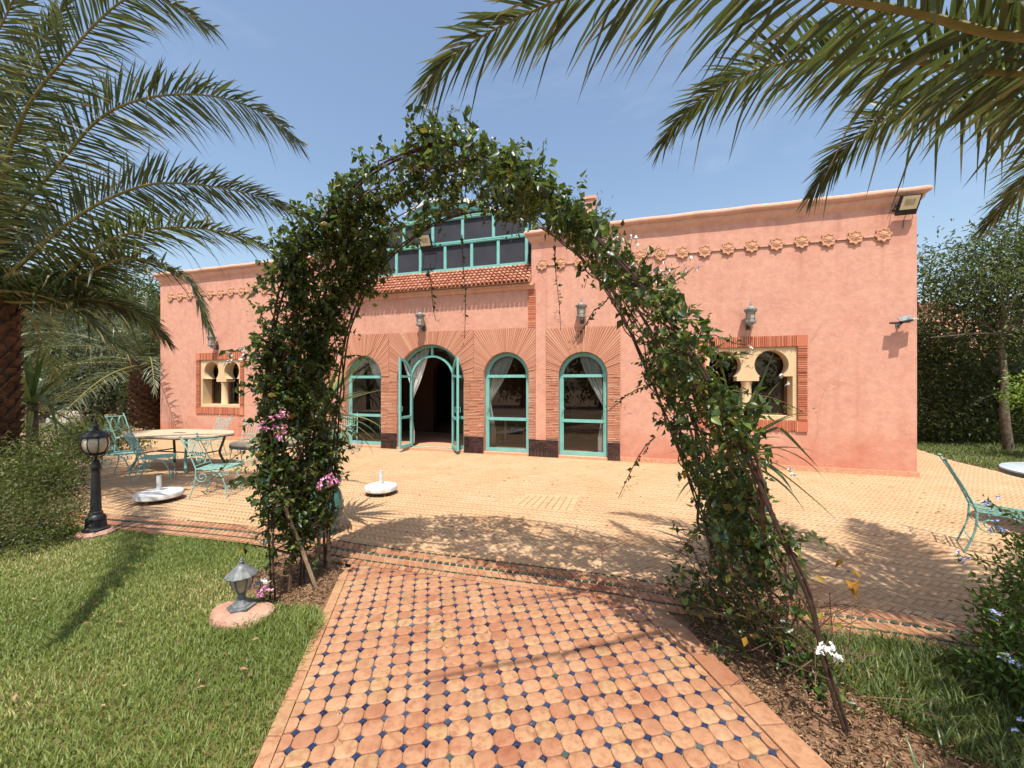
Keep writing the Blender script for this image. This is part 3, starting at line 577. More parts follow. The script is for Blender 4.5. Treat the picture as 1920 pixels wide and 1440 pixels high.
def tall_l(x, y): return np.exp(-((x + 1.75) ** 2 + (y - 2.5) ** 2) / 0.05) * 0.8 + 0.5 * np.exp(-((x + 1.25) ** 2 + (y - 2.45) ** 2) / 0.06)
grass('lawn_grass', LAWN, 21000, 0.031, 0.0038, 'grass', 'short sunlit lawn grass with straw patches left of the tiled path', tall_l, 0.75)
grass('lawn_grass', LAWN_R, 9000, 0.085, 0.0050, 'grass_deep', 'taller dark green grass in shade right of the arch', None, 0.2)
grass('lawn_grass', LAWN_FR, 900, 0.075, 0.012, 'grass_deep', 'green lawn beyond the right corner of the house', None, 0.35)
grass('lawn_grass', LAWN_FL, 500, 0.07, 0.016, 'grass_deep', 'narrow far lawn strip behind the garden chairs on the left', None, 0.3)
# dry litter on the beds
def litter(name, poly, n, label):
    a = np.array(poly); x = rng.uniform(a[:, 0].min(), a[:, 0].max(), n * 2); y = rng.uniform(a[:, 1].min(), a[:, 1].max(), n * 2); k = in_poly(x, y, poly); x, y = x[k], y[k]
    m_ = len(x); az = rng.uniform(0, 6.28, m_); d = np.stack([np.cos(az), np.sin(az), rng.normal(size=m_) * 0.25], 1)
    o = leaves(name, np.stack([x, y, rng.uniform(-0.016, 0.008, m_)], 1), d, rng.uniform(0.008, 0.034, m_), 'litter', None, 0.22, 0.3); tag(o, label, 'leaf litter')
litter('leaf_litter', [(1.30, 1.2), (1.24, 1.6), (1.1, 2.35), (1.1, 2.55), (1.7, 2.4), (2.0, 1.9), (2.3, 1.2)], 6000, 'dry leaves and straw on the bed right of the path')
litter('leaf_litter', [(-2.0, 2.6), (-1.3, 2.6), (-1.32, 3.2), (-2.1, 3.4)], 1500, 'dry leaves on the bed under the left arch leg')
x = rng.uniform(-0.95, 1.05, 90); y = rng.uniform(1.5, 3.0, 90); az = rng.uniform(0, 6.28, 90)
tag(leaves('fallen_petal', np.stack([x, y, np.full(90, 0.004)], 1), np.stack([np.cos(az), np.sin(az), np.zeros(90)], 1), rng.uniform(0.008, 0.018, 90), 'litter', None, 0.6, 0.2, rnd=np.ones(90)), 'pale fallen petals scattered over the tiled path', 'petals')
q = 260; x = rng.uniform(-4.5, 6.0, q); y = rng.uniform(2.6, 7.4, q); kq = (y > edge_y(x) - 0.3) & ((x * ST + y * CT) < D - 0.15); x, y = x[kq], y[kq]; q = len(x); az = rng.uniform(0, 6.28, q)
tag(leaves('fallen_leaf', np.stack([x, y, np.full(q, 0.006)], 1), np.stack([np.cos(az), np.sin(az), np.zeros(q)], 1), rng.uniform(0.012, 0.045, q), 'litter', None, 0.4, 0.25), 'small dry leaves blown over the sunlit patio', 'leaf litter')
x = rng.uniform(-3.4, -1.1, 60); y = rng.uniform(1.5, 3.2, 60); az = rng.uniform(0, 6.28, 60)
tag(leaves('fallen_leaf', np.stack([x, y, np.full(60, 0.03)], 1), np.stack([np.cos(az), np.sin(az), np.zeros(60)], 1), rng.uniform(0.02, 0.05, 60), 'litter', None, 0.4, 0.2), 'dry brown leaves dropped on the sunlit lawn', 'leaf litter')

# ================================================================== THE HOUSE
villa = empty('villa', (0, 0, 0), -TH, 'long pink plastered villa with arched glass doors and star frieze', 'building')
X0 = -4.23; XL, XR = -12.8, 4.42; WL, WR = -6.54, -1.92     # wings end at WL / start at WR
def arch(cx, w, zs, z0, n=20):
    return [(cx - w, z0)] + [(cx - w * math.cos(math.pi * i / n), zs + w * math.sin(math.pi * i / n)) for i in range(n + 1)] + [(cx + w, z0)]
D3 = (-2.47, 0.495, 1.665); D1 = (2 * X0 - D3[0], 0.49, 1.665); BIG = (X0 - 0.02, 0.83, 1.54); D4 = (-0.875, 0.48, 1.65); D0 = (2 * X0 - D4[0], 0.48, 1.65)
WIN = (1.34, 2.78, 0.86, 2.14)
WINL = (2 * X0 - WIN[1], 2 * X0 - WIN[0], WIN[2], WIN[3])
def rect(a): return [(a[0], a[2]), (a[1], a[2]), (a[1], a[3]), (a[0], a[3])]
def rdoor(d): return arch(d[0], d[1], d[2], 0.002)
ZW, ZC = 4.52, 3.62
MB().holed([(WR, 0), (XR, 0), (XR, ZW), (WR, ZW)], [rdoor(D4), rect(WIN)], D, D + 0.3).build('wall', 'plaster', villa)
MB().holed([(WL, 0), (WR, 0), (WR, ZC), (WL, ZC)], [rdoor(D1), rdoor(BIG), rdoor(D3)], D, D + 0.3).build('wall', 'plaster', villa)
MB().holed([(XL, 0), (WL, 0), (WL, ZW), (XL, ZW)], [rdoor(D0), rect(WINL)], D, D + 0.3).build('wall', 'plaster', villa)
BK = D + 11.0
MB().box(XR - 0.3, XR, D + 0.301, BK, 0, ZW).build('side_wall', 'plaster', villa)
MB().box(XL, XL + 0.3, D + 0.301, BK, 0, ZW).build('side_wall', 'plaster', villa)
MB().box(XL, XR, BK + 0.001, BK + 0.3, 0, ZW).build('back_wall', 'plaster', villa)
MB().box(WR, WR + 0.3, D + 0.301, D + 4.5, 3.62, ZW).build('side_wall', 'plaster', villa)
MB().box(WL - 0.3, WL, D + 0.301, D + 4.5, 3.62, ZW).build('side_wall', 'plaster', villa)
MB().box(XL + 0.3, XR - 0.3, D + 0.301, BK, 3.40, 3.60).build('flat_roof', 'concrete_grey', villa)
# interior seen through the doors
MB().box(-8.2, 0.4, D + 0.302, D + 6.0, -0.01, 0.035).build('interior_floor', 'terracotta', villa)
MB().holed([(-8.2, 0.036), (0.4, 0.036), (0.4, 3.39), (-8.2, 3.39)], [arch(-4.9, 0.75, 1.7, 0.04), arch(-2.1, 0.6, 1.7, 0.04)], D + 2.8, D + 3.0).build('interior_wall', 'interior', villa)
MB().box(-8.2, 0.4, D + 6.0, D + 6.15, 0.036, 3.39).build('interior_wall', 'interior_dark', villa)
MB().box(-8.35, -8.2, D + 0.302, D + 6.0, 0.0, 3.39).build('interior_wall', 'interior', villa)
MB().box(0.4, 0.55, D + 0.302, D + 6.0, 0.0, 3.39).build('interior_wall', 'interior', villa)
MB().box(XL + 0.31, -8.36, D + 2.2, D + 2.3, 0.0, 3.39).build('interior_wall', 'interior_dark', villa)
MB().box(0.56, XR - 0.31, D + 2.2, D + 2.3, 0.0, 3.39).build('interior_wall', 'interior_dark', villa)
# cornices round both wings
prof = [(0.0, 4.37), (0.012, 4.385), (0.03, 4.41), (0.065, 4.455), (0.072, 4.49), (0.072, 4.505)] + [(0.075 + 0.055 * math.sin(a), 4.565 - 0.055 * math.cos(a)) for a in np.linspace(0.2, math.pi, 9)] + [(-0.15, 4.622)]
for a, b in ((WR, XR), (XL, WL)):
    mb = MB(); npf = len(prof); rows = []
    for (o_, z) in prof:
        rows.append([(a - o_, D + 4.4, z), (a - o_, D - o_, z)] + [(a - o_ + (b - a + 2 * o_) * k / 24, D - o_, z + (0.006 * math.sin(k * 1.9 + a) if o_ > 0.05 else 0)) for k in range(1, 24)] + [(b + o_, D - o_, z), (b + o_, D + 4.4, z)])
    m_ = len(rows[0]); mb.add([q for r_ in rows for q in r_], [(i * m_ + k, i * m_ + k + 1, (i + 1) * m_ + k + 1, (i + 1) * m_ + k) for i in range(npf - 1) for k in range(m_ - 1)], 0.5)
    mb.build('cornice', 'trim_plaster', villa, smooth=True)
# star frieze
def star_mesh():
    mb = MB(); pts = []
    for k in range(16):
        r_ = 0.125 if k % 2 == 0 else 0.093; a = math.pi * k / 8 + math.pi / 2
        pts.append((r_ * math.cos(a), r_ * math.sin(a)))
    n = 16; vs = [(x, 0, z) for x, z in pts] + [(x, -0.035, z) for x, z in pts] + [(x * 0.78, -0.035, z * 0.78) for x, z in pts] + [(x * 0.68, -0.027, z * 0.68) for x, z in pts]
    vs += [(x * 0.40, -0.040 if k % 2 else -0.028, z * 0.40) for k, (x, z) in enumerate(pts)] + [(0, -0.045, 0)]
    fs = [(j * n + i, j * n + (i + 1) % n, (j + 1) * n + (i + 1) % n, (j + 1) * n + i) for j in range(4) for i in range(n)] + [(4 * n + i, 4 * n + (i + 1) % n, 5 * n) for i in range(n)]
    mb.add(vs, fs, 0.5); return mb
first = None; NST = 16; zst = 3.918
lk = None
for side in (0, 1):
    for k in range(NST):
        X = -1.69 + (3.972 + 1.69) * k / (NST - 1)
        if side: X = 2 * X0 - X + 0.05
        if first is None: first = o = star_mesh().build('star_ornament', 'terracotta', villa)
        else: o = first.copy(); link(o, villa)
        o.location = (X, D + 0.001, zst + rng.normal() * 0.006); o.rotation_euler = (0, rng.normal() * 0.03, 0)
        if k < NST - 1:
            Xm = X + (0.1887 if not side else -0.1887)
            if lk is None: lk = o = MB().prism_y([(-0.078, -0.008), (0.078, -0.012), (0.078, 0.010), (-0.078, 0.014)], -0.022, 0.0, 0.5).build('star_link', 'trim_plaster', villa)
            else: o = lk.copy(); link(o, villa)
            o.location = (Xm, D + 0.001, zst - 0.012)
# brick fans and piers round the doors
def brick_field(x0, x1, ztop, zbot, doors, edges, name='brick_surround', mat='wall_brick'):
    mb = MB(); back = MB()
    holes = [arch(d[0], d[1] + 0.001, d[2], zbot + 0.001) for d in doors]
    outline = [(x0, zbot)]
    for d in sorted(doors): outline += arch(d[0], d[1] + 0.002, d[2], zbot)
    outline += [(x1, zbot), (x1, ztop), (x0, ztop)]
    tris = tessellate_polygon([[Vector((x, z, 0)) for x, z in outline]])
    back.add([(x, D - 0.004, z) for x, z in outline], tris, 0.5)
    bo = back.build(name, 'mortar_red', villa)
    for d, (ea, eb) in zip(doors, edges):
        cx, w_, zs = d; n = int(math.pi * w_ / 0.0235)
        for i in range(n):
            a0 = math.pi * (i + 0.11) / n; a1 = math.pi * (i + 0.89) / n
            def ray(a):
                c_, s_ = -math.cos(a), math.sin(a); t = (ztop - zs) / max(s_, 1e-6)
                if c_ > 1e-6: t = min(t, (eb - cx) / c_)
                if c_ < -1e-6: t = min(t, (ea - cx) / c_)
                return (cx + c_ * w_ * 1.004, zs + s_ * w_ * 1.004), (cx + c_ * (t - 0.006), zs + s_ * (t - 0.006))
            i0, o0 = ray(a0); i1, o1 = ray(a1)
            L_ = math.dist(i0, o0); nb = 1; r0 = random.random()
            for q in range(nb):
                f0, f1 = q / nb + (0.012 if q else 0), (q + 1) / nb - (0.012 if q < nb - 1 else 0)
                lp = lambda A, B, f: (A[0] + (B[0] - A[0]) * f, A[1] + (B[1] - A[1]) * f)
                mb.prism_y([lp(i0, o0, f0), lp(i1, o1, f0), lp(i1, o1, f1), lp(i0, o0, f1)], D - 0.012 - random.random() * 0.012, D - 0.003, min(1, max(0, r0 * 0.6 + random.random() * 0.4)))
    spans = []
    xs = x0
    for d in sorted(doors): spans.append((xs, d[0] - d[1], d[2])); xs = d[0] + d[1]
    spans.append((xs, x1, sorted(doors)[-1][2]))
    for a, b, zs in spans:
        z = zbot + 0.004; a += 0.002; b -= 0.002
        if b - a < 0.03: continue
        while z < zs - 0.01:
            h_ = 0.024 + random.random() * 0.006; x = a - random.random() * 0.15
            while x < b:
                x2 = x + 0.20 + random.random() * 0.05
                p0, p1 = max(a, x + 0.003), min(b, x2 - 0.003)
                if p1 - p0 > 0.01:
                    q = random.random() * 0.004
                    mb.prism_y([(p0, z + q), (p1, z + random.random() * 0.004), (p1, z + h_ - 0.003), (p0, z + h_)], D - 0.012 - random.random() * 0.012, D - 0.003)
                x = x2
            z += h_ + 0.006
    tag(mb.build('brick_courses', mat, bo), kind='stuff')
    return bo
m13 = (D3[0] - D3[1] + BIG[0] + BIG[1]) / 2; m01 = (D1[0] + D1[1] + BIG[0] - BIG[1]) / 2
brick_field(2 * X0 + 1.83, -1.83, 2.655, 0.36, [D1, BIG, D3], [(2 * X0 + 1.83, m01), (m01, m13), (m13, -1.83)])
brick_field(-1.61, -0.155, 2.62, 0.38, [D4], [(-1.61, -0.155)])
brick_field(2 * X0 + 0.155, 2 * X0 + 1.61, 2.62, 0.38, [D0], [(2 * X0 + 0.155, 2 * X0 + 1.61)])
MB().box(-1.826, -1.614, D - 0.016, D - 0.001, 0.28, 3.44).build('pilaster', 'plaster', villa)
MB().box(2 * X0 + 1.614, 2 * X0 + 1.826, D - 0.016, D - 0.001, 0.28, 3.44).build('pilaster', 'plaster', villa)
for a in (-1.99, 2 * X0 + 1.83):       # brick quoin strips beside the pilasters
    mb = MB(); z = 2.662
    while z < 3.44:
        mb.box(a + random.random() * 0.006, a + 0.16 - random.random() * 0.004, D - 0.010 - random.random() * 0.012, D - 0.001, z, z + 0.026); z += 0.036
    mb.build('brick_quoin', 'border_brick', villa, kind='stuff')
# glazed dark brick plinths, brick by brick
gb = {}
def gbrick(parent, x, z, w_, h_):
    key = (round(w_, 3), round(h_, 3))
    if key not in gb:
        mb = MB(); b = 0.002; hw, hh = w_ / 2, h_ / 2
        mb.add([(-hw, 0, -hh), (hw, 0, -hh), (hw, 0, hh), (-hw, 0, hh), (-hw, -0.014, -hh), (hw, -0.014, -hh), (hw, -0.014, hh), (-hw, -0.014, hh), (-hw + b, -0.017, -hh + b), (hw - b, -0.017, -hh + b), (hw - b, -0.017, hh - b), (-hw + b, -0.017, hh - b)],
               [(0, 1, 5, 4), (1, 2, 6, 5), (2, 3, 7, 6), (3, 0, 4, 7), (4, 5, 9, 8), (5, 6, 10, 9), (6, 7, 11, 10), (7, 4, 8, 11), (8, 9, 10, 11)], 0.5)
        me = bpy.data.meshes.new('glazed_brick'); me.from_pydata(mb.v, [], mb.f); me.materials.append(MATS['glazed_brick']); gb[key] = me
    o = bpy.data.objects.new('glazed_brick', gb[key]); link(o, parent); o.location = (x, D - 0.006 + rng.normal() * 0.001, z); o.rotation_euler = (rng.normal() * 0.01, 0, rng.normal() * 0.012)
for (a, b, zt) in ((D3[0] + D3[1], D4[0] - D4[1], 0.37), (BIG[0] + BIG[1], D3[0] - D3[1], 0.36), (D4[0] + D4[1], -0.155, 0.38), (D1[0] + D1[1], BIG[0] - BIG[1], 0.36), (D0[0] + D0[1], D1[0] - D1[1], 0.37)):
    pb = MB().box(a + 0.001, b - 0.001, D - 0.007, D - 0.0005, 0.0, zt).build('plinth', 'mortar_pale', villa)
    n = max(3, round((b - a) / 0.036)); sw = (b - a) / n
    for k in range(n): gbrick(pb, a + (k + 0.5) * sw, 0.066, round(sw - 0.005, 3), 0.122)
    z = 0.135; row = 0
    while z + 0.04 < zt:
        nw = max(2, round((b - a) / 0.115)); bwid = (b - a) / nw; x = a - (bwid / 2 if row % 2 else 0)
        while x < b - 0.01:
            p0, p1 = max(a, x) + 0.002, min(b, x + bwid) - 0.002
            if p1 - p0 > 0.015: gbrick(pb, (p0 + p1) / 2, z + 0.019, round(p1 - p0, 3), 0.037)
            x += bwid
        z += 0.044; row += 1
# ochre foot course on the wings, sills in the doorways
for a, b in ((-0.153, XR + 0.02), (XL - 0.02, 2 * X0 + 0.153)):
    MB().box(a, b, D - 0.028, D + 0.01, 0.0, 0.085).build('foot_course', 'terracotta', villa)
for d in (D0, D1, D3, D4, BIG):
    MB().box(d[0] - d[1] + 0.002, d[0] + d[1] - 0.002, D - 0.034, D + 0.29, 0.0, 0.048).build('door_sill', 'terracotta', villa)
# ---- arched glass doors
def member(mb, x0, x1, z0, z1, y0, y1): mb.box(x0, x1, y0, y1, z0, z1, 0.5)
def arch_door(d, rails=(0.745, 1.655), handle=None):
    cx, w_, zs = d; wo = w_ - 0.006; wi = w_ - 0.062; y0, y1 = D + 0.095, D + 0.150; zb = 0.052
    mb = MB(); mb.ring_y(arch(cx, wo, zs, zb), arch(cx, wi, zs, zb), y0, y1, r=0.5)
    member(mb, cx - wi, cx + wi, zb, zb + 0.075, y0 + 0.002, y1 - 0.002)
    for z in rails: member(mb, cx - wi, cx + wi, z - 0.030, z + 0.030, y0 + 0.003, y1 - 0.003)
    # slimmer leaf frame set inside the fixed one
    mb.ring_y(arch(cx, wi + 0.004, zs, zb + 0.07), arch(cx, wi - 0.022, zs, zb + 0.07), y0 + 0.012, y1 - 0.012, r=0.5)
    o = mb.build('arched_door', 'teal_paint', villa)
    zz = [zb + 0.075] + list(rails) + [None]
    g0 = y0 + 0.026
    for k in range(len(rails) + 1):
        if k < len(rails): poly = [(cx - wi + 0.02, zz[k] + (0.03 if k else 0)), (cx + wi - 0.02, zz[k] + (0.03 if k else 0)), (cx + wi - 0.02, zz[k + 1] - 0.03), (cx - wi + 0.02, zz[k + 1] - 0.03)]
        else: poly = [(x, max(z, zz[k] + 0.03)) for x, z in arch(cx, wi - 0.02, zs, zz[k] + 0.03)]
        pm = MB(); pm.add([(x, g0, z) for x, z in poly], [tuple(range(len(poly)))], 0.5); pm.build('pane', 'pane_glass', o)
    if handle:
        hx = cx + handle * (wi - 0.0)
        hb = MB(); hb.tube([(hx, y0, 1.0), (hx, y0 - 0.035, 1.0), (hx, y0 - 0.035, 0.9), (hx, y0, 0.9)], 0.006, 6); hb.tube([(hx, y0 - 0.02, 1.0), (hx - handle * 0.05, y0 - 0.03, 0.995)], 0.006, 6)
        hb.build('handle', 'teal_paint', o)
    return o
arch_door(D3, handle=-1); arch_door(D4, handle=-1); arch_door(D1, handle=-1); arch_door(D0, handle=1)
# centre doorway: fixed surround with fan light, two leaves swung outward
cx, w_, zs = BIG; y0, y1 = D + 0.095, D + 0.150; zb = 0.052; ir, izs = 0.505, 1.585; jw = 0.045
mb = MB(); mb.ring_y(arch(cx, w_ - 0.006, zs, zb), arch(cx, w_ - 0.055, zs, zb), y0, y1, r=0.5)
mb.ring_y(arch(cx, ir + jw, izs, zb), arch(cx, ir, izs, zb), y0 + 0.001, y1 - 0.001, r=0.5)
member(mb, cx - 0.025, cx + 0.025, izs + ir + 0.03, zs + w_ - 0.05, y0 + 0.002, y1 - 0.002)
for s_ in (-1, 1):
    a, b = sorted((cx + s_ * (ir + jw - 0.01), cx + s_ * (w_ - 0.05)))
    for z in (0.745, 1.655): member(mb, a, b, z - 0.03, z + 0.03, y0 + 0.003, y1 - 0.003)
    member(mb, a, b, zb, zb + 0.07, y0 + 0.003, y1 - 0.003)
member(mb, cx - ir, cx + ir, 0.050, 0.064, y0 + 0.003, y1 - 0.003)
bo = mb.build('arched_doorway', 'teal_paint', villa)
for s_ in (-1, 1):
    pts = []
    n = 14
    outer = [(cx + s_ * (w_ - 0.045), zb + 0.06)] + [(cx + s_ * (w_ - 0.045) * math.cos(t_), zs + (w_ - 0.045) * math.sin(t_)) for t_ in np.linspace(0, math.pi / 2 - 0.035, n)]
    inner = [(cx + s_ * (ir + jw - 0.01) * math.cos(t_), izs + (ir + jw - 0.01) * math.sin(t_)) for t_ in np.linspace(math.pi / 2 - 0.05, 0, n)] + [(cx + s_ * (ir + jw - 0.01), zb + 0.06)]
    poly = outer + inner; tr_ = tessellate_polygon([[Vector((x, z, 0)) for x, z in poly]])
    pm = MB(); pm.add([(x, y0 + 0.026, z) for x, z in poly], tr_, 0.5); pm.build('pane', 'pane_glass', bo)
def leaf_door(hinge_x, s_, openang):
    # local: hinge at origin, leaf runs along +x to the meeting edge (highest there)
    W_ = ir - 0.01; fw = 0.045; t0, t1 = -0.022, 0.022; zb = 0.075 - 0.0
    top = lambda x: izs - 0.02 + math.sqrt(max(ir ** 2 - (ir - x) ** 2, 0)) * 0.985
    xs_ = [W_ * (k / 14) ** 1.6 for k in range(15)]
    outer = [(0.0, zb)] + [(x, top(x)) for x in xs_] + [(W_, zb)]
    ii = [(max(x, fw), 0) for x in xs_]
    inner = [(fw, zb)] + [(min(max(x, fw), W_ - fw), min(top(max(x, fw)) - fw * 1.15, top(W_))) for x in xs_] + [(W_ - fw, zb)]
    mb = MB(); mb.ring_y(outer, inner, t0, t1, r=0.5)
    member(mb, fw, W_ - fw, zb, zb + 0.07, t0 + 0.002, t1 - 0.002)
    member(mb, fw, W_ - fw, 0.72, 0.775, t0 + 0.002, t1 - 0.002); member(mb, fw, W_ - fw, 1.63, 1.68, t0 + 0.002, t1 - 0.002)
    hb = mb
    o = hb.build('door_leaf', 'teal_paint', villa)
    o.location = (hinge_x, y0 + 0.0, 0); o.rotation_euler = (0, 0, openang); 
    if s_ < 0: pass
    pm = MB(); pm.add([(fw, 0, zb + 0.05), (W_ - fw, 0, zb + 0.05), (W_ - fw, 0, top(W_) - 0.05)] + [(x, 0, top(x) - 0.05) for x in (W_ * 0.6, W_ * 0.3, fw)], [tuple(range(6))], 0.5); pm.build('pane', 'pane_glass', o)
    hb = MB(); hb.tube([(W_ - 0.02, t0, 1.0), (W_ - 0.02, t0 - 0.035, 1.0), (W_ - 0.02, t0 - 0.035, 0.9), (W_ - 0.02, t0, 0.9)], 0.006, 6); hb.tube([(W_ - 0.02, t1, 1.0), (W_ - 0.02, t1 + 0.035, 1.0), (W_ - 0.02, t1 + 0.035, 0.9), (W_ - 0.02, t1, 0.9)], 0.006, 6)
    hb.build('handle', 'teal_paint', o); return o
leaf_door(cx - ir - 0.005, 1, R(-91)); leaf_door(cx + ir + 0.005, 1, R(-52))
# ---- ledge, tiled pent roof, glazed clerestory, roof lantern
lp = [(0.0, 3.44), (0.02, 3.445), (0.055, 3.475), (0.065, 3.50), (0.10, 3.505), (0.10, 3.545), (0.0, 3.56)]
mb = MB(); xs2 = np.linspace(WL + 0.02, WR - 0.02 + 0.09, 20)
mb.add([(x, D - o_, z) for (o_, z) in lp for x in xs2], [(i * 20 + k, i * 20 + k + 1, (i + 1) * 20 + k + 1, (i + 1) * 20 + k) for i in range(len(lp) - 1) for k in range(19)], 0.5)
mb.build('ledge_moulding', 'trim_plaster', villa)
mb = MB(); ya, za, yb, zb2 = D - 0.155, 3.575, D + 0.36, 4.06
mb.add([(WL + 0.01, ya, za), (WR - 0.01, ya, za), (WR - 0.01, yb, zb2), (WL + 0.01, yb, zb2), (WL + 0.01, ya, za - 0.02), (WR - 0.01, ya, za - 0.02), (WR - 0.01, yb, za - 0.02), (WL + 0.01, yb, za - 0.02)],
       [(0, 1, 2, 3), (0, 4, 5, 1), (4, 7, 6, 5), (0, 3, 7, 4), (1, 5, 6, 2), (3, 2, 6, 7)], 0.5)
troof = mb.build('tile_roof', 'mortar_red', villa)
ncol, nrow = 48, 6; cw = (WR - WL - 0.04) / ncol; sl_len = math.hypot(yb - ya, zb2 - za); sa2 = math.atan2(zb2 - za, yb - ya); rl = sl_len / nrow * 1.22
mb = MB(); nseg = 7
vs = []
for e_, (yy, rr_) in enumerate(((0.0, 0.044), (rl, 0.035))):
    for k in range(nseg + 1):
        a = math.pi * k / nseg; vs.append((-math.cos(a) * rr_, yy, math.sin(a) * rr_ + (0.020 if e_ == 0 else 0.0)))
    for k in range(nseg + 1):
        a = math.pi * k / nseg; vs.append((-math.cos(a) * (rr_ - 0.009), yy, math.sin(a) * (rr_ - 0.009) + (0.020 if e_ == 0 else 0.0)))
q = nseg + 1
fs = [(k, k + 1, 2 * q + k + 1, 2 * q + k) for k in range(nseg)] + [(q + k, 3 * q + k, 3 * q + k + 1, q + k + 1) for k in range(nseg)] + [(k, q + k, q + k + 1, k + 1) for k in range(nseg)]
mb.add(vs, fs, 0.5); tme = bpy.data.meshes.new('roof_tile'); tme.from_pydata(mb.v, [], mb.f); tme.materials.append(MATS['roof_tile']); tme.shade_smooth()
for r_ in range(nrow):
    for c_ in range(ncol):
        o = bpy.data.objects.new('roof_tile', tme); link(o, troof); f_ = r_ / nrow
        o.location = (WL + 0.02 + (c_ + 0.5) * cw + rng.normal() * 0.003, ya + (yb - ya) * f_ - 0.03, za + (zb2 - za) * f_ - 0.012 + rng.normal() * 0.002); o.rotation_euler = (sa2 - 0.05 + rng.normal() * 0.015, 0, rng.normal() * 0.02)
Yg = 8.23; low = [-6.50, -5.97, -5.33, -4.69, -4.05, -3.39, -2.76, -2.115]; upp = [-6.50, -5.88, -5.126, -4.365, -3.613, -2.871, -2.115]
mb = MB()
member(mb, -6.55, -2.08, 4.075, 4.135, Yg - 0.03, Yg + 0.03); member(mb, -6.55, -2.08, 4.665, 4.75, Yg - 0.032, Yg + 0.03); member(mb, -6.55, -2.08, 5.235, 5.33, Yg - 0.034, Yg + 0.03)
for zz_ in (4.69, 4.72, 5.265, 5.30): mb.box(-6.55, -2.08, Yg - 0.045, Yg - 0.0345, zz_ - 0.009, zz_ + 0.009, 0.5)
for x in low: member(mb, x - 0.032, x + 0.032, 4.135, 4.665, Yg - 0.028, Yg + 0.028)
for x in upp: member(mb, x - 0.032, x + 0.032, 4.75, 5.235, Yg - 0.028, Yg + 0.028)
for yy in (8.6, 9.4, 10.2): member(mb, -2.13, -2.08, 4.14, 5.235, yy, yy + 0.05)
member(mb, -2.132, -2.078, 5.236, 5.33, Yg + 0.031, 10.3); member(mb, -2.132, -2.078, 4.66, 4.74, Yg + 0.031, 10.3)
cl = mb.build('clerestory_frame', 'teal_paint', villa)
for lst, z0_, z1_ in ((low, 4.13, 4.67), (upp, 4.745, 5.24)):
    for a, b in zip(lst[:-1], lst[1:]):
        MB().box(a + 0.03, b - 0.03, Yg + 0.006, Yg + 0.012, z0_, z1_, 0.5).build('screen_pane', 'screen_mesh', cl)
for yy in (8.26, 8.65, 9.45): MB().box(-2.11, -2.104, yy, yy + 0.75 if yy > 8.3 else 8.6, 4.1, 5.24, 0.5).build('screen_pane', 'screen_mesh', cl)
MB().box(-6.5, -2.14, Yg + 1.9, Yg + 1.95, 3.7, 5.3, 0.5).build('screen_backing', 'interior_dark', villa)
# octagonal lantern roof behind
lc = F(-3.2, 0)  # helper only
pcx, pcy = -5.30, 11.55; ro = 1.62; rot0 = R(22.5) + TH
oct_ = [(pcx + ro * math.cos(rot0 + k * math.pi / 4), pcy + ro * math.sin(rot0 + k * math.pi / 4)) for k in range(8)]
mb = MB(); vs = [(x, y, 6.62) for x, y in oct_] + [(x, y, 6.72) for x, y in oct_] + [(pcx, pcy, 7.0)]
mb.add(vs, [(k, (k + 1) % 8, 8 + (k + 1) % 8, 8 + k) for k in range(8)] + [(8 + k, 8 + (k + 1) % 8, 16) for k in range(8)] + [tuple(range(7, -1, -1))], 0.5)
lr = mb.build('lantern_roof', 'white_metal', villa)
inn = [(pcx + (x - pcx) * 0.96, pcy + (y - pcy) * 0.96) for x, y in oct_]; i2 = [(pcx + (x - pcx) * 0.90, pcy + (y - pcy) * 0.90) for x, y in oct_]
mb = MB()
for k in range(8):
    a, b, c2, d2 = inn[k], inn[(k + 1) % 8], i2[(k + 1) % 8], i2[k]
    mb.add([(x, y, z) for z in (6.48, 6.615) for x, y in (a, b, c2, d2)], [(0, 1, 5, 4), (2, 3, 7, 6), (0, 3, 2, 1), (4, 5, 6, 7)], 0.5)
mb.build('fascia', 'teal_paint', lr)
for k in range(8):
    x, y = i2[k]; MB().box(x - 0.05, x + 0.05, y - 0.05, y + 0.05, 3.6, 6.479, 0.5).build('post', 'teal_paint', lr)
mb = MB()
i3 = [(pcx + (x - pcx) * 0.84, pcy + (y - pcy) * 0.84) for x, y in oct_]
mb.add([(x, y, z) for z in (3.6, 6.3) for x, y in i3], [(k, (k + 1) % 8, 8 + (k + 1) % 8, 8 + k) for k in range(8)], 0.5); mb.build('lantern_glazing', 'screen_mesh', lr)
# shallow roof sloping up behind the clerestory
mb = MB(); mb.add([(-6.5, 8.5, 5.2), (-2.2, 8.5, 5.2), (-2.4, 10.2, 5.75), (-6.5, 10.2, 5.75), (-6.5, 8.5, 5.15), (-2.2, 8.5, 5.15), (-2.4, 10.2, 5.1), (-6.5, 10.2, 5.1)], [(0, 1, 2, 3), (0, 4, 5, 1), (1, 5, 6, 2), (0, 3, 7, 4), (3, 2, 6, 7)], 0.5)
mb.build('inner_roof', 'interior_dark', villa)
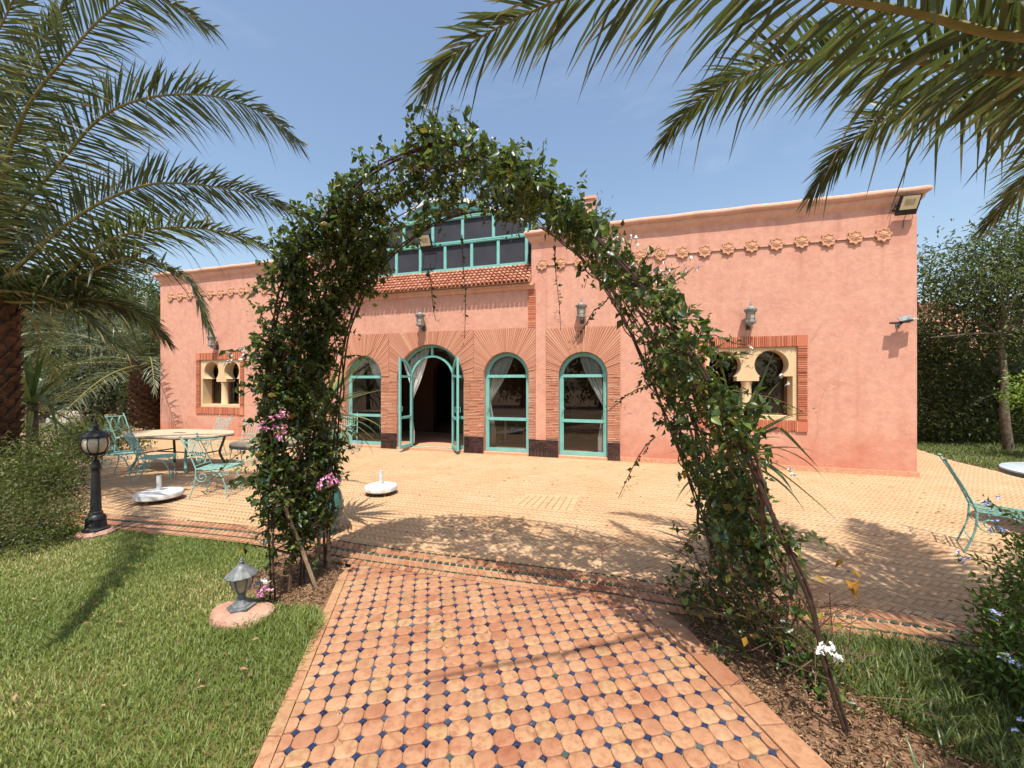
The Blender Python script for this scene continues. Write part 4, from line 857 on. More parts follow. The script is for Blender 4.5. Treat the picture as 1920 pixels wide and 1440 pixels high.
# white roof sheet and pink vent stack over the right wing
MB().box(-0.9, 3.22, 9.0, 13.0, 5.02, 5.11, 0.5).build('roof_sheet', 'white_metal', villa)
MB().box(-0.8, 3.1, 9.3, 12.8, 3.6, 5.015, 0.5).build('roof_block', 'trim_plaster', villa)
ch = MB().box(-0.99, -0.75, 9.4, 9.64, 3.6, 5.86, 0.5).build('vent_stack', 'plaster', villa)
MB().box(-1.02, -0.72, 9.37, 9.67, 5.861, 5.93, 0.5).build('cap', 'trim_plaster', ch)
mb = MB(); mb.add([(-0.87 + 0.055 * math.cos(a), 9.397, 5.70 + 0.07 * math.sin(a)) for a in np.linspace(0, 6.28, 14, endpoint=False)], [tuple(range(14))], 0.5); mb.build('vent_hole', 'black_metal', ch)
# ---- twin horseshoe windows
def horseshoe_window(mirror):
    mx_ = (lambda x: x) if not mirror else (lambda x: 2 * X0 - x)
    a, b, z0_, z1_ = 1.345, 2.775, 0.865, 2.135; cm = 2.03; r_ = 0.262; zc = 1.825
    c1, c2 = 1.665, 2.395; jl, jr = 1.405, 2.715; zi, zi2, zs_ = 1.625, 1.545, 0.935
    def horse(cx_):
        a0 = math.asin((zi - zc) / r_); return [(cx_ + r_ * math.cos(t_), zc + r_ * math.sin(t_)) for t_ in np.linspace(a0, math.pi - a0, 26)]
    hole = [(jl, zs_), (jr, zs_), (jr, zi)] + horse(c2) + [(2.205, zi), (2.205, zi2), (1.855, zi2), (1.855, zi)] + horse(c1) + [(jl, zi)]
    outer = [(a, z0_), (b, z0_), (b, z1_), (a, z1_)]
    if mirror: hole = [(mx_(x), z) for x, z in hole][::-1]; outer = [(mx_(x), z) for x, z in outer][::-1]
    o = MB().holed(outer, [hole], D + 0.012, D + 0.26).build('horseshoe_window', 'ochre', villa)
    mb = MB(); mb.lathe([(0.088, 0), (0.088, 0.02), (0.080, 0.03), (0.078, 0.55), (0.088, 0.575), (0.088, zi2 - zs_)], 20, (mx_(cm), D + 0.11, zs_)); mb.build('column', 'ochre', o, smooth=True)
    xa, xb = sorted((mx_(jl - 0.02), mx_(jr + 0.02)))
    mb = MB(); y_ = D + 0.265
    for x0_, x1_, q0, q1 in ((xa, xa + 0.06, 0.90, 2.11), (xb - 0.06, xb, 0.90, 2.11), ((xa + xb) / 2 - 0.04, (xa + xb) / 2 + 0.04, 0.96, 2.06)): mb.box(x0_, x1_, y_, y_ + 0.05, q0, q1, 0.5)
    for q0, q1 in ((0.90, 0.96), (2.06, 2.11), (1.93, 1.965)): mb.box(xa + 0.06, xb - 0.06, y_ + 0.001, y_ + 0.049, q0, q1, 0.5)
    mb.build('casement', 'wood', o)
    mid = (xa + xb) / 2
    for p0, p1 in ((xa + 0.06, mid - 0.04), (mid + 0.04, xb - 0.06)):
        pm = MB(); pm.add([(p0, y_ + 0.025, 0.96), (p1, y_ + 0.025, 0.96), (p1, y_ + 0.025, 2.06), (p0, y_ + 0.025, 2.06)], [(0, 1, 2, 3)], 0.5); pm.build('pane', 'pane_glass', o)
    # brick border
    oa, ob, p0, p1 = 1.215, 2.925, 0.675, 2.33; mb = MB()
    bk = MB(); outer2 = [(oa, p0), (ob, p0), (ob, p1), (oa, p1)]; inner2 = [(a, z0_), (b, z0_), (b, z1_), (a, z1_)]
    if mirror: outer2 = [(mx_(x), z) for x, z in outer2]; inner2 = [(mx_(x), z) for x, z in inner2]
    bk.ring_y(outer2, inner2, D - 0.008, D - 0.001, closed=True, r=0.5); bko = bk.build('brick_border', 'mortar_red', villa)
    def strip(x0_, x1_, z0q, z1q):
        xx0, xx1 = sorted((mx_(x0_), mx_(x1_))); mb.box(xx0, xx1, D - 0.020 - random.random() * 0.016, D - 0.006, z0q, z1q)
    x = a - 0.0
    while x < b - 0.012:
        strip(x + 0.002, x + 0.022, z1_ + 0.008, p1 - random.random() * 0.006); strip(x + 0.002, x + 0.022, p0 - 0.01 + random.random() * 0.035, z0_ - 0.006); x += 0.030
    z = z0_
    while z < z1_ - 0.012:
        strip(oa + random.random() * 0.004, a - 0.006, z + 0.002, z + 0.022); strip(b + 0.006, ob - random.random() * 0.004, z + 0.002, z + 0.022); z += 0.031
    for x0_, x1_ in ((oa, a - 0.004), (b + 0.004, ob)):
        for z0q, z1q in ((p0, z0_ - 0.004), (z1_ + 0.004, p1)): strip(x0_, x1_, z0q, z1q)
    tag(mb.build('border_bricks', 'border_brick', bko), kind='stuff')
horseshoe_window(False); horseshoe_window(True)

# ================================================================== THINGS ON THE HOUSE
def wall_lantern():
    r0 = empty('wall_lantern', scale=1.0)
    def six(prof, nm, mat, sm=False, rot=0.26): return MB().lathe(prof, 6, (0, -0.15, 0), rot).build(nm, mat, r0, smooth=sm)
    six([(0.012, -0.115), (0.03, -0.10), (0.075, -0.065), (0.096, -0.06), (0.100, -0.035), (0.080, -0.030)], 'base_cup', 'lantern_metal')
    six([(0.066, -0.030), (0.074, 0.135)], 'glass_body', 'frosted_glass')
    cage = MB()
    for k in range(6):
        a = 0.26 + k * math.pi / 3; cage.tube([(0.070 * math.cos(a), -0.15 + 0.070 * math.sin(a), -0.032), (0.078 * math.cos(a), -0.15 + 0.078 * math.sin(a), 0.137)], 0.008, 5)
        b = a + math.pi / 3
        for z, rr_ in ((0.02, 0.072), (0.10, 0.076)): cage.tube([(rr_ * math.cos(a), -0.15 + rr_ * math.sin(a), z), (rr_ * math.cos(b), -0.15 + rr_ * math.sin(b), z)], 0.004, 4)
    cage.build('cage', 'lantern_metal', r0)
    cap = six([(0.08, 0.130), (0.108, 0.140), (0.118, 0.175), (0.102, 0.170), (0.075, 0.185), (0.060, 0.215), (0.020, 0.235), (0.014, 0.25)], 'cap', 'lantern_metal')
    MB().lathe([(0.006, 0.25), (0.018, 0.262), (0.006, 0.275), (0.010, 0.285), (0.002, 0.315)], 8, (0, -0.15, 0)).build('finial', 'lantern_metal', r0, True)
    b = MB(); b.box(-0.035, 0.035, -0.012, 0.0, -0.16, -0.02); b.tube([(0, -0.01, -0.10), (0, -0.06, -0.125), (0, -0.12, -0.118), (0, -0.15, -0.10)], 0.012, 6); b.build('bracket', 'dark_iron', r0)
    return r0
lan = None
for X, z, lb in ((-4.40, 2.835, 'grey wall lantern above the open centre doorway'), (-0.885, 2.845, 'grey wall lantern above the rightmost arched glass door'), (2.03, 2.61, 'grey wall lantern above the right horseshoe window'), (-10.62, 2.56, 'grey wall lantern above the left horseshoe window')):
    o = wall_lantern() if lan is None else copy_tree(lan); lan = lan or o
    o.location = F(X, D - (0.006 if X < -2 and X > -9 else 0), z); o.rotation_euler = (0, 0, -TH); tag(o, lb, 'wall lantern', 'lanterns on the villa front')
def floodlight(loc, size, tilt, label, rz=-TH, face='led_panel', back=0.10, body='black_metal'):
    o = empty('floodlight', loc, rz, label, 'floodlight', 'floodlights on the villa'); w_, h_ = size
    e = bpy.data.objects.new('housing', None)
    def rotv(x, y, z): c_, s_ = math.cos(tilt), math.sin(tilt); return (x, y * c_ - z * s_ - back, y * s_ + z * c_)
    def bx(nm, mat, x0, x1, y0, y1, z0, z1):
        mb = MB().box(x0, x1, y0, y1, z0, z1, 0.5); mb.v = [rotv(*v) for v in mb.v]; return mb.build(nm, mat, o)
    h = bx('housing', body, -w_ / 2, w_ / 2, -0.03, 0.02, -h_ / 2, h_ / 2)
    p_ = bx('lens', face, -w_ * 0.42, w_ * 0.42, -0.034, -0.0305, -h_ * 0.22, h_ * 0.45)
    bx('led_plate', 'frosted_glass', -w_ * 0.25, w_ * 0.25, -0.038, -0.0345, -h_ * 0.02, h_ * 0.28)
    b = MB(); b.tube([(-w_ / 2 - 0.015, -back, 0), (-w_ / 2 - 0.015, -0.01, -0.03), (w_ / 2 + 0.015, -0.01, -0.03), (w_ / 2 + 0.015, -back, 0)], 0.009, 5); b.tube([(-w_ / 2 - 0.03, -back, 0), (-w_ / 2, -back, 0)], 0.018, 6); b.build('bracket', 'black_metal', o)
    b = MB(); b.tube([(0, -back, -h_ * 0.3), (0.01, -0.02, -h_ * 0.62), (0.0, -0.006, -h_ * 1.1)], 0.005, 4); b.build('cable', 'black_metal', o)
    return o
floodlight(F(4.235, D, 4.33), (0.26, 0.30), R(32), 'black floodlight with yellowish panel under the cornice at the right corner', back=0.13)
floodlight(F(-4.42, Yg - 0.05, 4.71), (0.30, 0.34), R(28), 'floodlight with yellowish panel fixed on the clerestory above the tiled roof', back=0.20)
o = empty('floodlight', F(4.17, D, 2.47), -TH, 'small grey solar lamp with splayed heads low on the right wing', 'floodlight', 'floodlights on the villa')
mb = MB().box(-0.085, 0.085, -0.05, 0.05, -0.006, 0.006, 0.5); mt = Matrix.Translation((0.035, -0.13, 0.055)) @ Matrix.Rotation(R(-14), 4, 'Y') @ Matrix.Rotation(R(58), 4, 'X'); mb.v = [tuple(mt @ Vector(v)) for v in mb.v]; mb.build('solar_panel', 'grey_metal', o)
for sx, nm in ((-1, 'lamp_head'), (1, 'lamp_head'), (0, 'lamp_head')):
    mb = MB().box(-0.065, 0.065, -0.045, 0.045, -0.012, 0.012, 0.5); mt = Matrix.Translation((sx * 0.10 + 0.01, -0.13 - (0.06 if sx == 0 else 0), 0.01 + 0.015 * sx)) @ Matrix.Rotation(R(-14 - 12 * sx), 4, 'Y') @ Matrix.Rotation(R(12), 4, 'X'); mb.v = [tuple(mt @ Vector(v)) for v in mb.v]; mb.build(nm, 'black_metal' if sx < 1 else 'frosted_glass', o)
mb = MB(); mb.tube([(0, 0, -0.02), (0, -0.06, -0.03), (0, -0.12, 0.0)], 0.014, 6); mb.box(-0.03, 0.03, -0.01, 0, -0.06, 0.02, 0.5); mb.build('bracket', 'grey_metal', o)
# curtains hung inside the doors
def curtain(label, top0, top1, ztop, tie, ztie, floor, y, arch_=None):
    """top edge from top0 to top1, gathered towards tie at ztie, hanging to the floor"""
    nu, nvv = 46, 34; vs = []
    for j in range(nvv + 1):
        v_ = j / nvv; z = ztop + (floor - ztop) * v_
        if z > ztie: f_ = (ztop - z) / (ztop - ztie); g_ = f_ ** 1.35
        else: f_ = 1; g_ = 1.0 - 0.22 * min(1, (ztie - z) / 0.6)
        for i in range(nu + 1):
            u_ = i / nu; xt = top0 + (top1 - top0) * u_; wt = 0.10
            xg = tie + (u_ - 0.5) * wt * (1 if top1 > top0 else -1)
            x = xt * (1 - g_) + xg * g_
            zz_ = z
            if arch_: zz_ = min(z, arch_[2] + math.sqrt(max(0.0, (arch_[1] - 0.04) ** 2 - (x - arch_[0]) ** 2)) - 0.01)
            vs.append((x, 0.022 * math.sin(u_ * 34 + v_ * 1.5) * (0.6 + 0.6 * g_) + 0.012 * math.sin(u_ * 13), zz_))
    q = nu + 1; fs = [(j * q + i, j * q + i + 1, (j + 1) * q + i + 1, (j + 1) * q + i) for j in range(nvv) for i in range(nu)]
    mb = MB(); mb.add(vs, fs, 0.5); o = mb.build('curtain', 'cloth', None, True); o.location = F(0, y, 0); o.rotation_euler = (0, 0, -TH); tag(o, label, 'curtain', 'white curtains behind the glass doors')
curtain('white curtain drawn left behind the arched door right of the doorway', D3[0] - 0.44, D3[0] + 0.12, 2.16, D3[0] - 0.46, 1.10, 0.2, D + 0.21, D3)
curtain('white curtain drawn right behind the rightmost arched glass door', D4[0] + 0.44, D4[0] - 0.10, 2.13, D4[0] + 0.44, 1.02, 0.12, D + 0.21, D4)
curtain('white curtain drawn left behind the open centre doorway', BIG[0] - 0.78, BIG[0] - 0.12, 2.35, BIG[0] - 0.66, 1.0, 0.12, D + 0.21, BIG)
curtain('white curtain drawn right behind the arched door left of the doorway', D1[0] + 0.45, D1[0] - 0.05, 2.15, D1[0] + 0.44, 1.25, 0.4, D + 0.21, D1)
# white covered lounge chair just inside
o = empty('lounge_chair', F(-2.45, D + 1.0, 0.036), -TH, 'low lounge chair under a white cover behind the glass door', 'lounge chair')
prf = [(-0.62, 0.30), (-0.45, 0.33), (-0.1, 0.36), (0.15, 0.42), (0.32, 0.60), (0.45, 0.66), (0.55, 0.58), (0.52, 0.35)]
mb = MB(); mb.add([(x + 0.02 * math.sin(k * 3), yy, z - 0.03 * abs(yy) * 2) for yy in np.linspace(-0.3, 0.3, 9) for k, (x, z) in enumerate(prf)], [(j * 8 + i, j * 8 + i + 1, (j + 1) * 8 + i + 1, (j + 1) * 8 + i) for j in range(8) for i in range(7)], 0.5); mb.build('cover', 'cloth', o, True)
for sx in (-0.5, 0.4):
    for sy in (-0.25, 0.25): MB().tube([(sx, sy, 0.0), (sx, sy, 0.32)], 0.018, 6).build('leg', 'wood', o)
o = empty('side_table', F(-2.95, D + 1.5, 0.036), -TH, 'small white round table inside behind the glass door', 'table')
MB().lathe([(0.0, 0.62), (0.40, 0.62), (0.40, 0.65), (0.0, 0.65)], 24).build('table_top', 'white_concrete', o); MB().lathe([(0.2, 0.0), (0.2, 0.02), (0.03, 0.05), (0.03, 0.62)], 12).build('pedestal', 'white_concrete', o)

# ================================================================== IRON FURNITURE
def spiral(c, r0, turns, a0, plane, sgn=1, n=22):
    out = []
    for k in range(n):
        f_ = k / (n - 1); r_ = r0 * (1 - 0.82 * f_); a = a0 + sgn * turns * 2 * math.pi * f_
        if plane == 'yz': out.append((c[0], c[1] + r_ * math.cos(a), c[2] + r_ * math.sin(a)))
        elif plane == 'xz': out.append((c[0] + r_ * math.cos(a), c[1], c[2] + r_ * math.sin(a)))
    return out
def iron_chair(mat):
    r0 = empty('iron_chair')
    br = lambda z: -0.20 - 0.17 * max(0, (z - 0.45)) / 0.5 - 0.05 * max(0, (z - 0.45) / 0.5) ** 2
    for sx in (-1, 1):
        MB().tube(catmull([(sx * 0.20, -0.20, 0.455), (sx * 0.203, -0.215, 0.25), (sx * 0.21, -0.29, 0.0)], 8), 0.0095, 6).build('leg', mat, r0, True)
        MB().tube(catmull([(sx * 0.20, -0.10, 0.44), (sx * 0.20, 0.03, 0.435), (sx * 0.205, 0.15, 0.36), (sx * 0.21, 0.22, 0.20), (sx * 0.215, 0.25, 0.0)], 12), 0.0095, 6).build('leg', mat, r0, True)
        sc = MB(); sc.tube([(sx * 0.2, -0.205, 0.33)] + spiral((sx * 0.2, -0.115, 0.33), 0.085, 1.5, math.pi, 'yz', 1), 0.0065, 5)
        sc.tube(spiral((sx * 0.2, 0.235, 0.375), 0.05, 1.4, math.pi * 1.2, 'yz', -1), 0.006, 5); sc.build('side_scroll', mat, r0, True)
        p_ = MB(); p_.tube([(sx * 0.2, br(z), z) for z in (0.45, 0.55, 0.65, 0.75, 0.85, 0.96)], 0.0095, 6); p_.lathe([(0.004, 0.0), (0.017, 0.008), (0.019, 0.018), (0.004, 0.03)], 8, (sx * 0.2, br(0.96), 0.955)); p_.build('back_post', mat, r0, True)
    s_ = MB(); fr = [(-0.2, -0.2), (0.2, -0.2), (0.205, 0.25), (-0.205, 0.25), (-0.2, -0.2)]
    s_.tube([(x, y, 0.452) for x, y in fr], 0.009, 6)
    for k in range(1, 8, 1): s_.tube([(-0.2 + 0.05 * k, -0.2, 0.455), (-0.2 + 0.05 * k, 0.25, 0.455)], 0.0045, 5)
    for k in (-2, 0, 2): s_.tube([(max(-0.2, -0.2 + 0.11 * k), -0.2 + max(0, -0.11 * k), 0.461), (min(0.2, 0.2 + 0.11 * k), 0.25 - max(0, 0.11 * k), 0.461)], 0.005, 5)
    s_.build('seat', mat, r0)
    b = MB(); zt = lambda x: 0.865 + 0.035 * math.cos(x / 0.2 * math.pi)
    b.tube([(x, br(zt(x)), zt(x)) for x in np.linspace(-0.14, 0.14, 13)], 0.0075, 5)
    for sx in (-1, 1):
        q = spiral((sx * 0.155, 0, 0.885), 0.042, 1.3, math.pi / 2 if sx > 0 else math.pi / 2, 'xz', -sx); b.tube([(x, br(z), z) for x, _, z in q], 0.0065, 5)
    for x in np.linspace(-0.125, 0.125, 6): b.tube([(x, br(0.645), 0.645), (x, br(zt(x)), zt(x))], 0.0055, 5)
    b.tube([(x, br(0.645), 0.645) for x in (-0.2, 0.2)], 0.0075, 5); b.tube([(x, br(0.50), 0.50) for x in (-0.2, 0.2)], 0.0065, 5)
    b.tube([(0.105 * math.cos(a), br(0.572 + 0.068 * math.sin(a)), 0.572 + 0.068 * math.sin(a)) for a in np.linspace(0, 6.283, 20)], 0.0065, 5)
    for sx in (-1, 1):
        q = spiral((sx * 0.05, 0, 0.572), 0.045, 1.2, 0 if sx > 0 else math.pi, 'xz', sx); b.tube([(x, br(z), z) for x, _, z in q], 0.0055, 5)
    b.build('backrest', mat, r0, True)
    t_ = MB(); t_.tube(catmull([(-0.21, 0.235, 0.12), (-0.10, 0.235, 0.17), (0, 0.235, 0.13), (0.10, 0.235, 0.17), (0.21, 0.235, 0.12)], 18), 0.007, 5)
    for sx in (-1, 1): t_.tube(spiral((sx * 0.06, 0.235, 0.10), 0.04, 1.3, math.pi / 2, 'xz', sx), 0.006, 5)
    t_.build('front_stretcher', mat, r0, True)
    MB().tube([(-0.206, -0.245, 0.15), (0.206, -0.245, 0.15)], 0.0065, 5).build('rear_stretcher', mat, r0)
    return r0
base_chair = iron_chair('teal_iron'); worn = iron_chair('teal_iron_worn')
chairs = [(base_chair, (-6.30, 6.35), R(-78), 'teal iron chair at the left end of the rectangular table'),
          (None, (-5.46, 6.02), R(-60), 'teal iron chair drawn up to the near side of the rectangular table'),
          (None, (-3.98, 5.30), R(-82), 'nearest teal iron chair at the round table beside the arch'),
          (None, (-6.15, 7.95), R(165), 'teal iron chair between the rectangular table and the villa wall'),
          (None, (-4.92, 7.25), R(190), 'teal iron chair behind the round table, against the pink wall'),
          (None, (-3.05, 6.35), R(70), 'teal iron chair half hidden behind the left leg of the arch'),
          (None, (-3.62, 8.70), R(200), 'pale iron chair in front of the left arched glass door'),
          (worn, (4.30, 3.44), R(-131.3), 'dark green iron chair standing alone at the right edge')]
for c_, (x, y), rz, lb in chairs:
    o = c_ if c_ is not None else copy_tree(base_chair)
    o.location = (x, y, 0.003); o.rotation_euler = (0, 0, rz); o.scale = (K,) * 3; tag(o, lb, 'chair', 'wrought iron garden chairs')
# iron bench behind, thick bow-shaped back
o = empty('iron_bench', (-8.25, 8.55, 0.003), R(-60), 'teal iron bench with bowed back behind the tables', 'bench', scale=K)
for sx in (-1, 1):
    for yy in (-0.22, 0.22): MB().tube([(sx * 0.55, yy, 0), (sx * 0.53, yy * 0.9, 0.44)], 0.014, 6).build('leg', 'teal_iron', o)
    MB().tube(catmull([(sx * 0.53, -0.2, 0.44), (sx * 0.56, -0.28, 0.75), (sx * 0.60, -0.36, 1.0)], 8), 0.014, 6).build('back_post', 'teal_iron', o)
mb = MB(); mb.tube([(-0.54, -0.2, 0.44), (0.54, -0.2, 0.44), (0.54, 0.22, 0.44), (-0.54, 0.22, 0.44), (-0.54, -0.2, 0.44)], 0.013, 6)
for k in range(1, 11): mb.tube([(-0.54 + 0.108 * k, -0.2, 0.445), (-0.54 + 0.108 * k, 0.22, 0.445)], 0.009, 5)
mb.build('seat', 'teal_iron', o)
mb = MB(); mb.tube([(-0.6, -0.36, 0.92), (0.6, -0.36, 0.98)], 0.018, 6); mb.tube([(-0.56, -0.27, 0.62), (0.56, -0.27, 0.62)], 0.013, 6)
for cx_ in (-0.27, 0.27): mb.tube([(cx_ + 0.2 * math.cos(a), -0.30 - 0.04 * math.sin(a), 0.64 + 0.28 * math.sin(a)) for a in np.linspace(0, math.pi, 12)], 0.018, 6)
mb.build('backrest', 'teal_iron', o)
# tables
o = empty('garden_table', (-5.95, 7.02, 0.0), R(-12), 'long mosaic topped garden table with curved dark iron legs', 'table')
oc8 = [(-0.98, -0.18), (-0.62, -0.50), (0.62, -0.50), (0.98, -0.18), (0.98, 0.18), (0.62, 0.50), (-0.62, 0.50), (-0.98, 0.18)]
MB().prism_z(oc8, 0.595, 0.618, 0.5, 0.004).build('table_top', 'table_mosaic', o)
MB().prism_z([(x * 1.004, y * 1.008) for x, y in oc8], 0.575, 0.594, 0.5, 0.0).build('apron', 'dark_iron', o)
MB().prism_z([(x * 0.13, y * 0.10) for x, y in oc8], 0.6185, 0.620, 0.5, 0.0).build('hole_cover', 'dark_iron', o)
for sx in (-1, 1):
    for sy in (-1, 1): MB().tube(catmull([(sx * 0.60, sy * 0.36, 0.58), (sx * 0.56, sy * 0.33, 0.40), (sx * 0.52, sy * 0.31, 0.22), (sx * 0.60, sy * 0.37, 0.0)], 10), 0.021, 7).build('leg', 'teal_iron_worn' if sy < 0 else 'dark_iron', o, True)
MB().tube([(-0.54, 0, 0.27), (0.54, 0, 0.27)], 0.012, 6).build('stretcher', 'dark_iron', o)
for sx in (-1, 1): MB().tube([(sx * 0.54, -0.32, 0.27), (sx * 0.54, 0.32, 0.27)], 0.012, 6).build('stretcher', 'dark_iron', o)
def round_table(loc, r_, label, topmat):
    o = empty('garden_table', loc, 0.3, label, 'table'); MB().lathe([(0.0, 0.590), (r_ - 0.02, 0.590), (r_, 0.598), (r_, 0.615), (r_ - 0.006, 0.620), (0.0, 0.620)], 40).build('table_top', topmat, o, True)
    MB().lathe([(r_ - 0.03, 0.560), (r_ + 0.006, 0.560), (r_ + 0.006, 0.5975), (r_ - 0.03, 0.5895)], 40).build('rim', 'dark_iron', o, True)
    for k in range(3):
        a = k * 2.094 + 0.4; c_, s_ = math.cos(a), math.sin(a)
        q = [(0.34, 0.56), (0.36, 0.44), (0.24, 0.30), (0.06, 0.26), (0.10, 0.16), (0.28, 0.06), (0.34, 0.0)]
        MB().tube(catmull([(c_ * x, s_ * x, z) for x, z in q], 18), 0.017, 7).build('leg', 'teal_iron_worn', o, True)
    MB().lathe([(0.05, 0.24), (0.062, 0.26), (0.05, 0.28)], 12).build('hub', 'teal_iron_worn', o); return o
round_table((-3.72, 6.05, 0.0), 0.52, 'round mosaic garden table half hidden by the arch foliage', 'table_mosaic')
round_table((5.68, 3.78, 0.0), 0.62, 'round pale topped garden table cut by the right edge', 'table_pale')
# parasol feet
def parasol_base(loc, r_, hh, label, cap):
    o = empty('parasol_base', loc, random.random(), label, 'parasol base', 'parasol bases on the patio')
    MB().lathe([(0.0, 0.050), (r_ * 0.95, 0.050), (r_, 0.062), (r_, 0.098), (r_ * 0.97, 0.112), (r_ * 0.80, 0.124), (0.05, 0.132), (0.0, 0.132)], 36).build('disc', 'white_concrete', o, True)
    MB().lathe([(0.028, 0.13), (0.026, hh), (0.019, hh), (0.019, hh - 0.04)], 16).build('tube', 'white_concrete', o, True)
    if cap: MB().lathe([(0.029, hh + 0.0005), (0.034, hh + 0.003), (0.034, hh + 0.010), (0.0, hh + 0.012)], 14).build('cap', 'black_metal', o)
    mb = MB()
    mb.box(-0.02, 0.02, -r_ * 0.9, r_ * 0.9, 0.036, 0.0495); mb.box(-r_ * 0.9, r_ * 0.9, -0.02, 0.02, 0.034, 0.048); mb.build('caster_frame', 'rust', o)
    for k in range(4):
        a = k * math.pi / 2; mb = MB(); mb.tube([(r_ * 0.8 * math.cos(a) - 0.012, r_ * 0.8 * math.sin(a), 0.018), (r_ * 0.8 * math.cos(a) + 0.012, r_ * 0.8 * math.sin(a), 0.018)], 0.0175, 10); mb.build('caster', 'rust', o)
    return o
parasol_base((-1.785, 5.34, 0.001), 0.215, 0.315, 'round white parasol base on rusty casters in full sun', False)
parasol_base((-4.52, 5.02, 0.001), 0.250, 0.335, 'large white parasol base with dark cap beside the lamp post', True)
# ================================================================== LAMPS IN THE GARDEN
o = empty('lamp_post', (-4.14, 3.90, 0.0), 0.2, 'black lamp post with round segmented glass globe at the lawn edge', 'lamp post')
o.scale = (0.86, 0.86, 1.0)
MB().lathe([(0.0, -0.03), (0.165, -0.03), (0.17, 0.02), (0.15, 0.045), (0.0, 0.05)], 9, rot=0.3).build('stone_foot', 'stone', o)
MB().lathe([(0.118, 0.045), (0.120, 0.062), (0.095, 0.075), (0.088, 0.15), (0.092, 0.155), (0.082, 0.185), (0.062, 0.20), (0.060, 0.225), (0.050, 0.23), (0.036, 0.64), (0.044, 0.65), (0.044, 0.68), (0.036, 0.70), (0.030, 0.735), (0.013, 0.745), (0.013, 0.80)], 16).build('post', 'black_metal', o, True)
g0 = MB().lathe([(0.050, 0.805), (0.085, 0.825), (0.110, 0.865), (0.118, 0.905), (0.112, 0.945), (0.098, 0.972)], 24).build('globe', 'frosted_glass', o, True)
mb = MB()
for k in range(8):
    a = k * math.pi / 4; mb.tube([(r_ * math.cos(a), r_ * math.sin(a), z) for r_, z in ((0.052, 0.80), (0.089, 0.824), (0.1135, 0.865), (0.1215, 0.905), (0.1155, 0.945), (0.100, 0.975))], 0.005, 5)
for k in range(4):
    a = k * math.pi / 2 + 0.4; mb.tube([(0.02 * math.cos(a), 0.02 * math.sin(a), 0.755), (0.07 * math.cos(a), 0.07 * math.sin(a), 0.785), (0.088 * math.cos(a), 0.088 * math.sin(a), 0.815)], 0.005, 5)
mb.lathe([(0.048, 0.79), (0.085, 0.793), (0.085, 0.802), (0.048, 0.806)], 16); mb.build('cage', 'black_metal', o)
MB().lathe([(0.125, 0.965), (0.130, 0.978), (0.122, 0.992), (0.098, 1.012), (0.060, 1.030), (0.030, 1.036), (0.026, 1.06), (0.034, 1.075), (0.022, 1.092), (0.012, 1.10), (0.012, 1.125), (0.004, 1.14)], 20).build('cap', 'black_metal', o, True)
o = empty('garden_lantern', (-1.745, 2.53, 0.062), 0.35, 'low grey lantern with fluted cap on a pink stone in the grass', 'garden lantern', scale=0.9)
MB().lathe([(0.092, 0.0), (0.092, 0.010), (0.072, 0.014), (0.068, 0.024), (0.052, 0.030), (0.034, 0.055), (0.024, 0.085), (0.030, 0.10), (0.030, 0.112)], 6).build('foot', 'grey_metal', o)
MB().lathe([(0.034, 0.112), (0.050, 0.135), (0.062, 0.17), (0.068, 0.205), (0.070, 0.222)], 18).build('glass', 'frosted_glass', o, True)
mb = MB()
for k in range(6):
    a = k * math.pi / 3 + 0.2; mb.tube([(r_ * math.cos(a), r_ * math.sin(a), z) for r_, z in ((0.034, 0.112), (0.052, 0.135), (0.064, 0.17), (0.070, 0.205), (0.072, 0.224))], 0.0055, 5)
mb.build('ribs', 'grey_metal', o)
mb = MB(); nn = 24; prof_ = [(0.098, 0.222), (0.100, 0.230), (0.088, 0.243), (0.066, 0.262), (0.046, 0.284), (0.028, 0.300), (0.018, 0.304)]
vs = [((r_ * (1 + (0.045 if k % 2 else -0.03) * (1 - i / 6))) * math.cos(2 * math.pi * k / nn), (r_ * (1 + (0.045 if k % 2 else -0.03) * (1 - i / 6))) * math.sin(2 * math.pi * k / nn), z) for i, (r_, z) in enumerate(prof_) for k in range(nn)]
mb.add(vs, [(i * nn + k, i * nn + (k + 1) % nn, (i + 1) * nn + (k + 1) % nn, (i + 1) * nn + k) for i in range(6) for k in range(nn)] + [tuple(range(nn - 1, -1, -1)), tuple(6 * nn + k for k in range(nn))], 0.5); mb.build('cap', 'grey_metal', o)
MB().lathe([(0.016, 0.304), (0.010, 0.312), (0.017, 0.322), (0.010, 0.332), (0.012, 0.338), (0.004, 0.348)], 10).build('finial', 'grey_metal', o, True)
# stone under it
def rock(name, loc, rad, label, mat, seed, flat=0.35, sub=3):
    bm = bmesh.new(); bmesh.ops.create_icosphere(bm, subdivisions=sub, radius=1.0); rs = np.random.default_rng(seed); ph = rs.uniform(0, 6, (5, 3)); fq = rs.uniform(1.2, 3.5, (5, 3))
    for v_ in bm.verts:
        c = np.array(v_.co); d_ = 1 + 0.10 * sum(math.sin(float(np.dot(fq[i], c)) + ph[i, 0]) for i in range(5)) / 1.6 + rs.normal() * 0.012
        v_.co = Vector((c[0] * rad[0] * d_, c[1] * rad[1] * d_, min(c[2] * d_, 0.82) * rad[2]))
    me = bpy.data.meshes.new(name); bm.to_mesh(me); bm.free(); me.materials.append(MATS[mat]); o = bpy.data.objects.new(name, me); link(o); o.location = loc; return tag(o, label, 'stone')
rock('stone', (-1.74, 2.53, 0.0), (0.205, 0.145, 0.075), 'flat pinkish stone carrying the low lantern', 'stone', 3)
rock('boulder', (-16.2, 14.3, 0.1), (0.55, 0.4, 0.5), 'pale rounded boulder in the far left garden', 'pale_rock', 9)
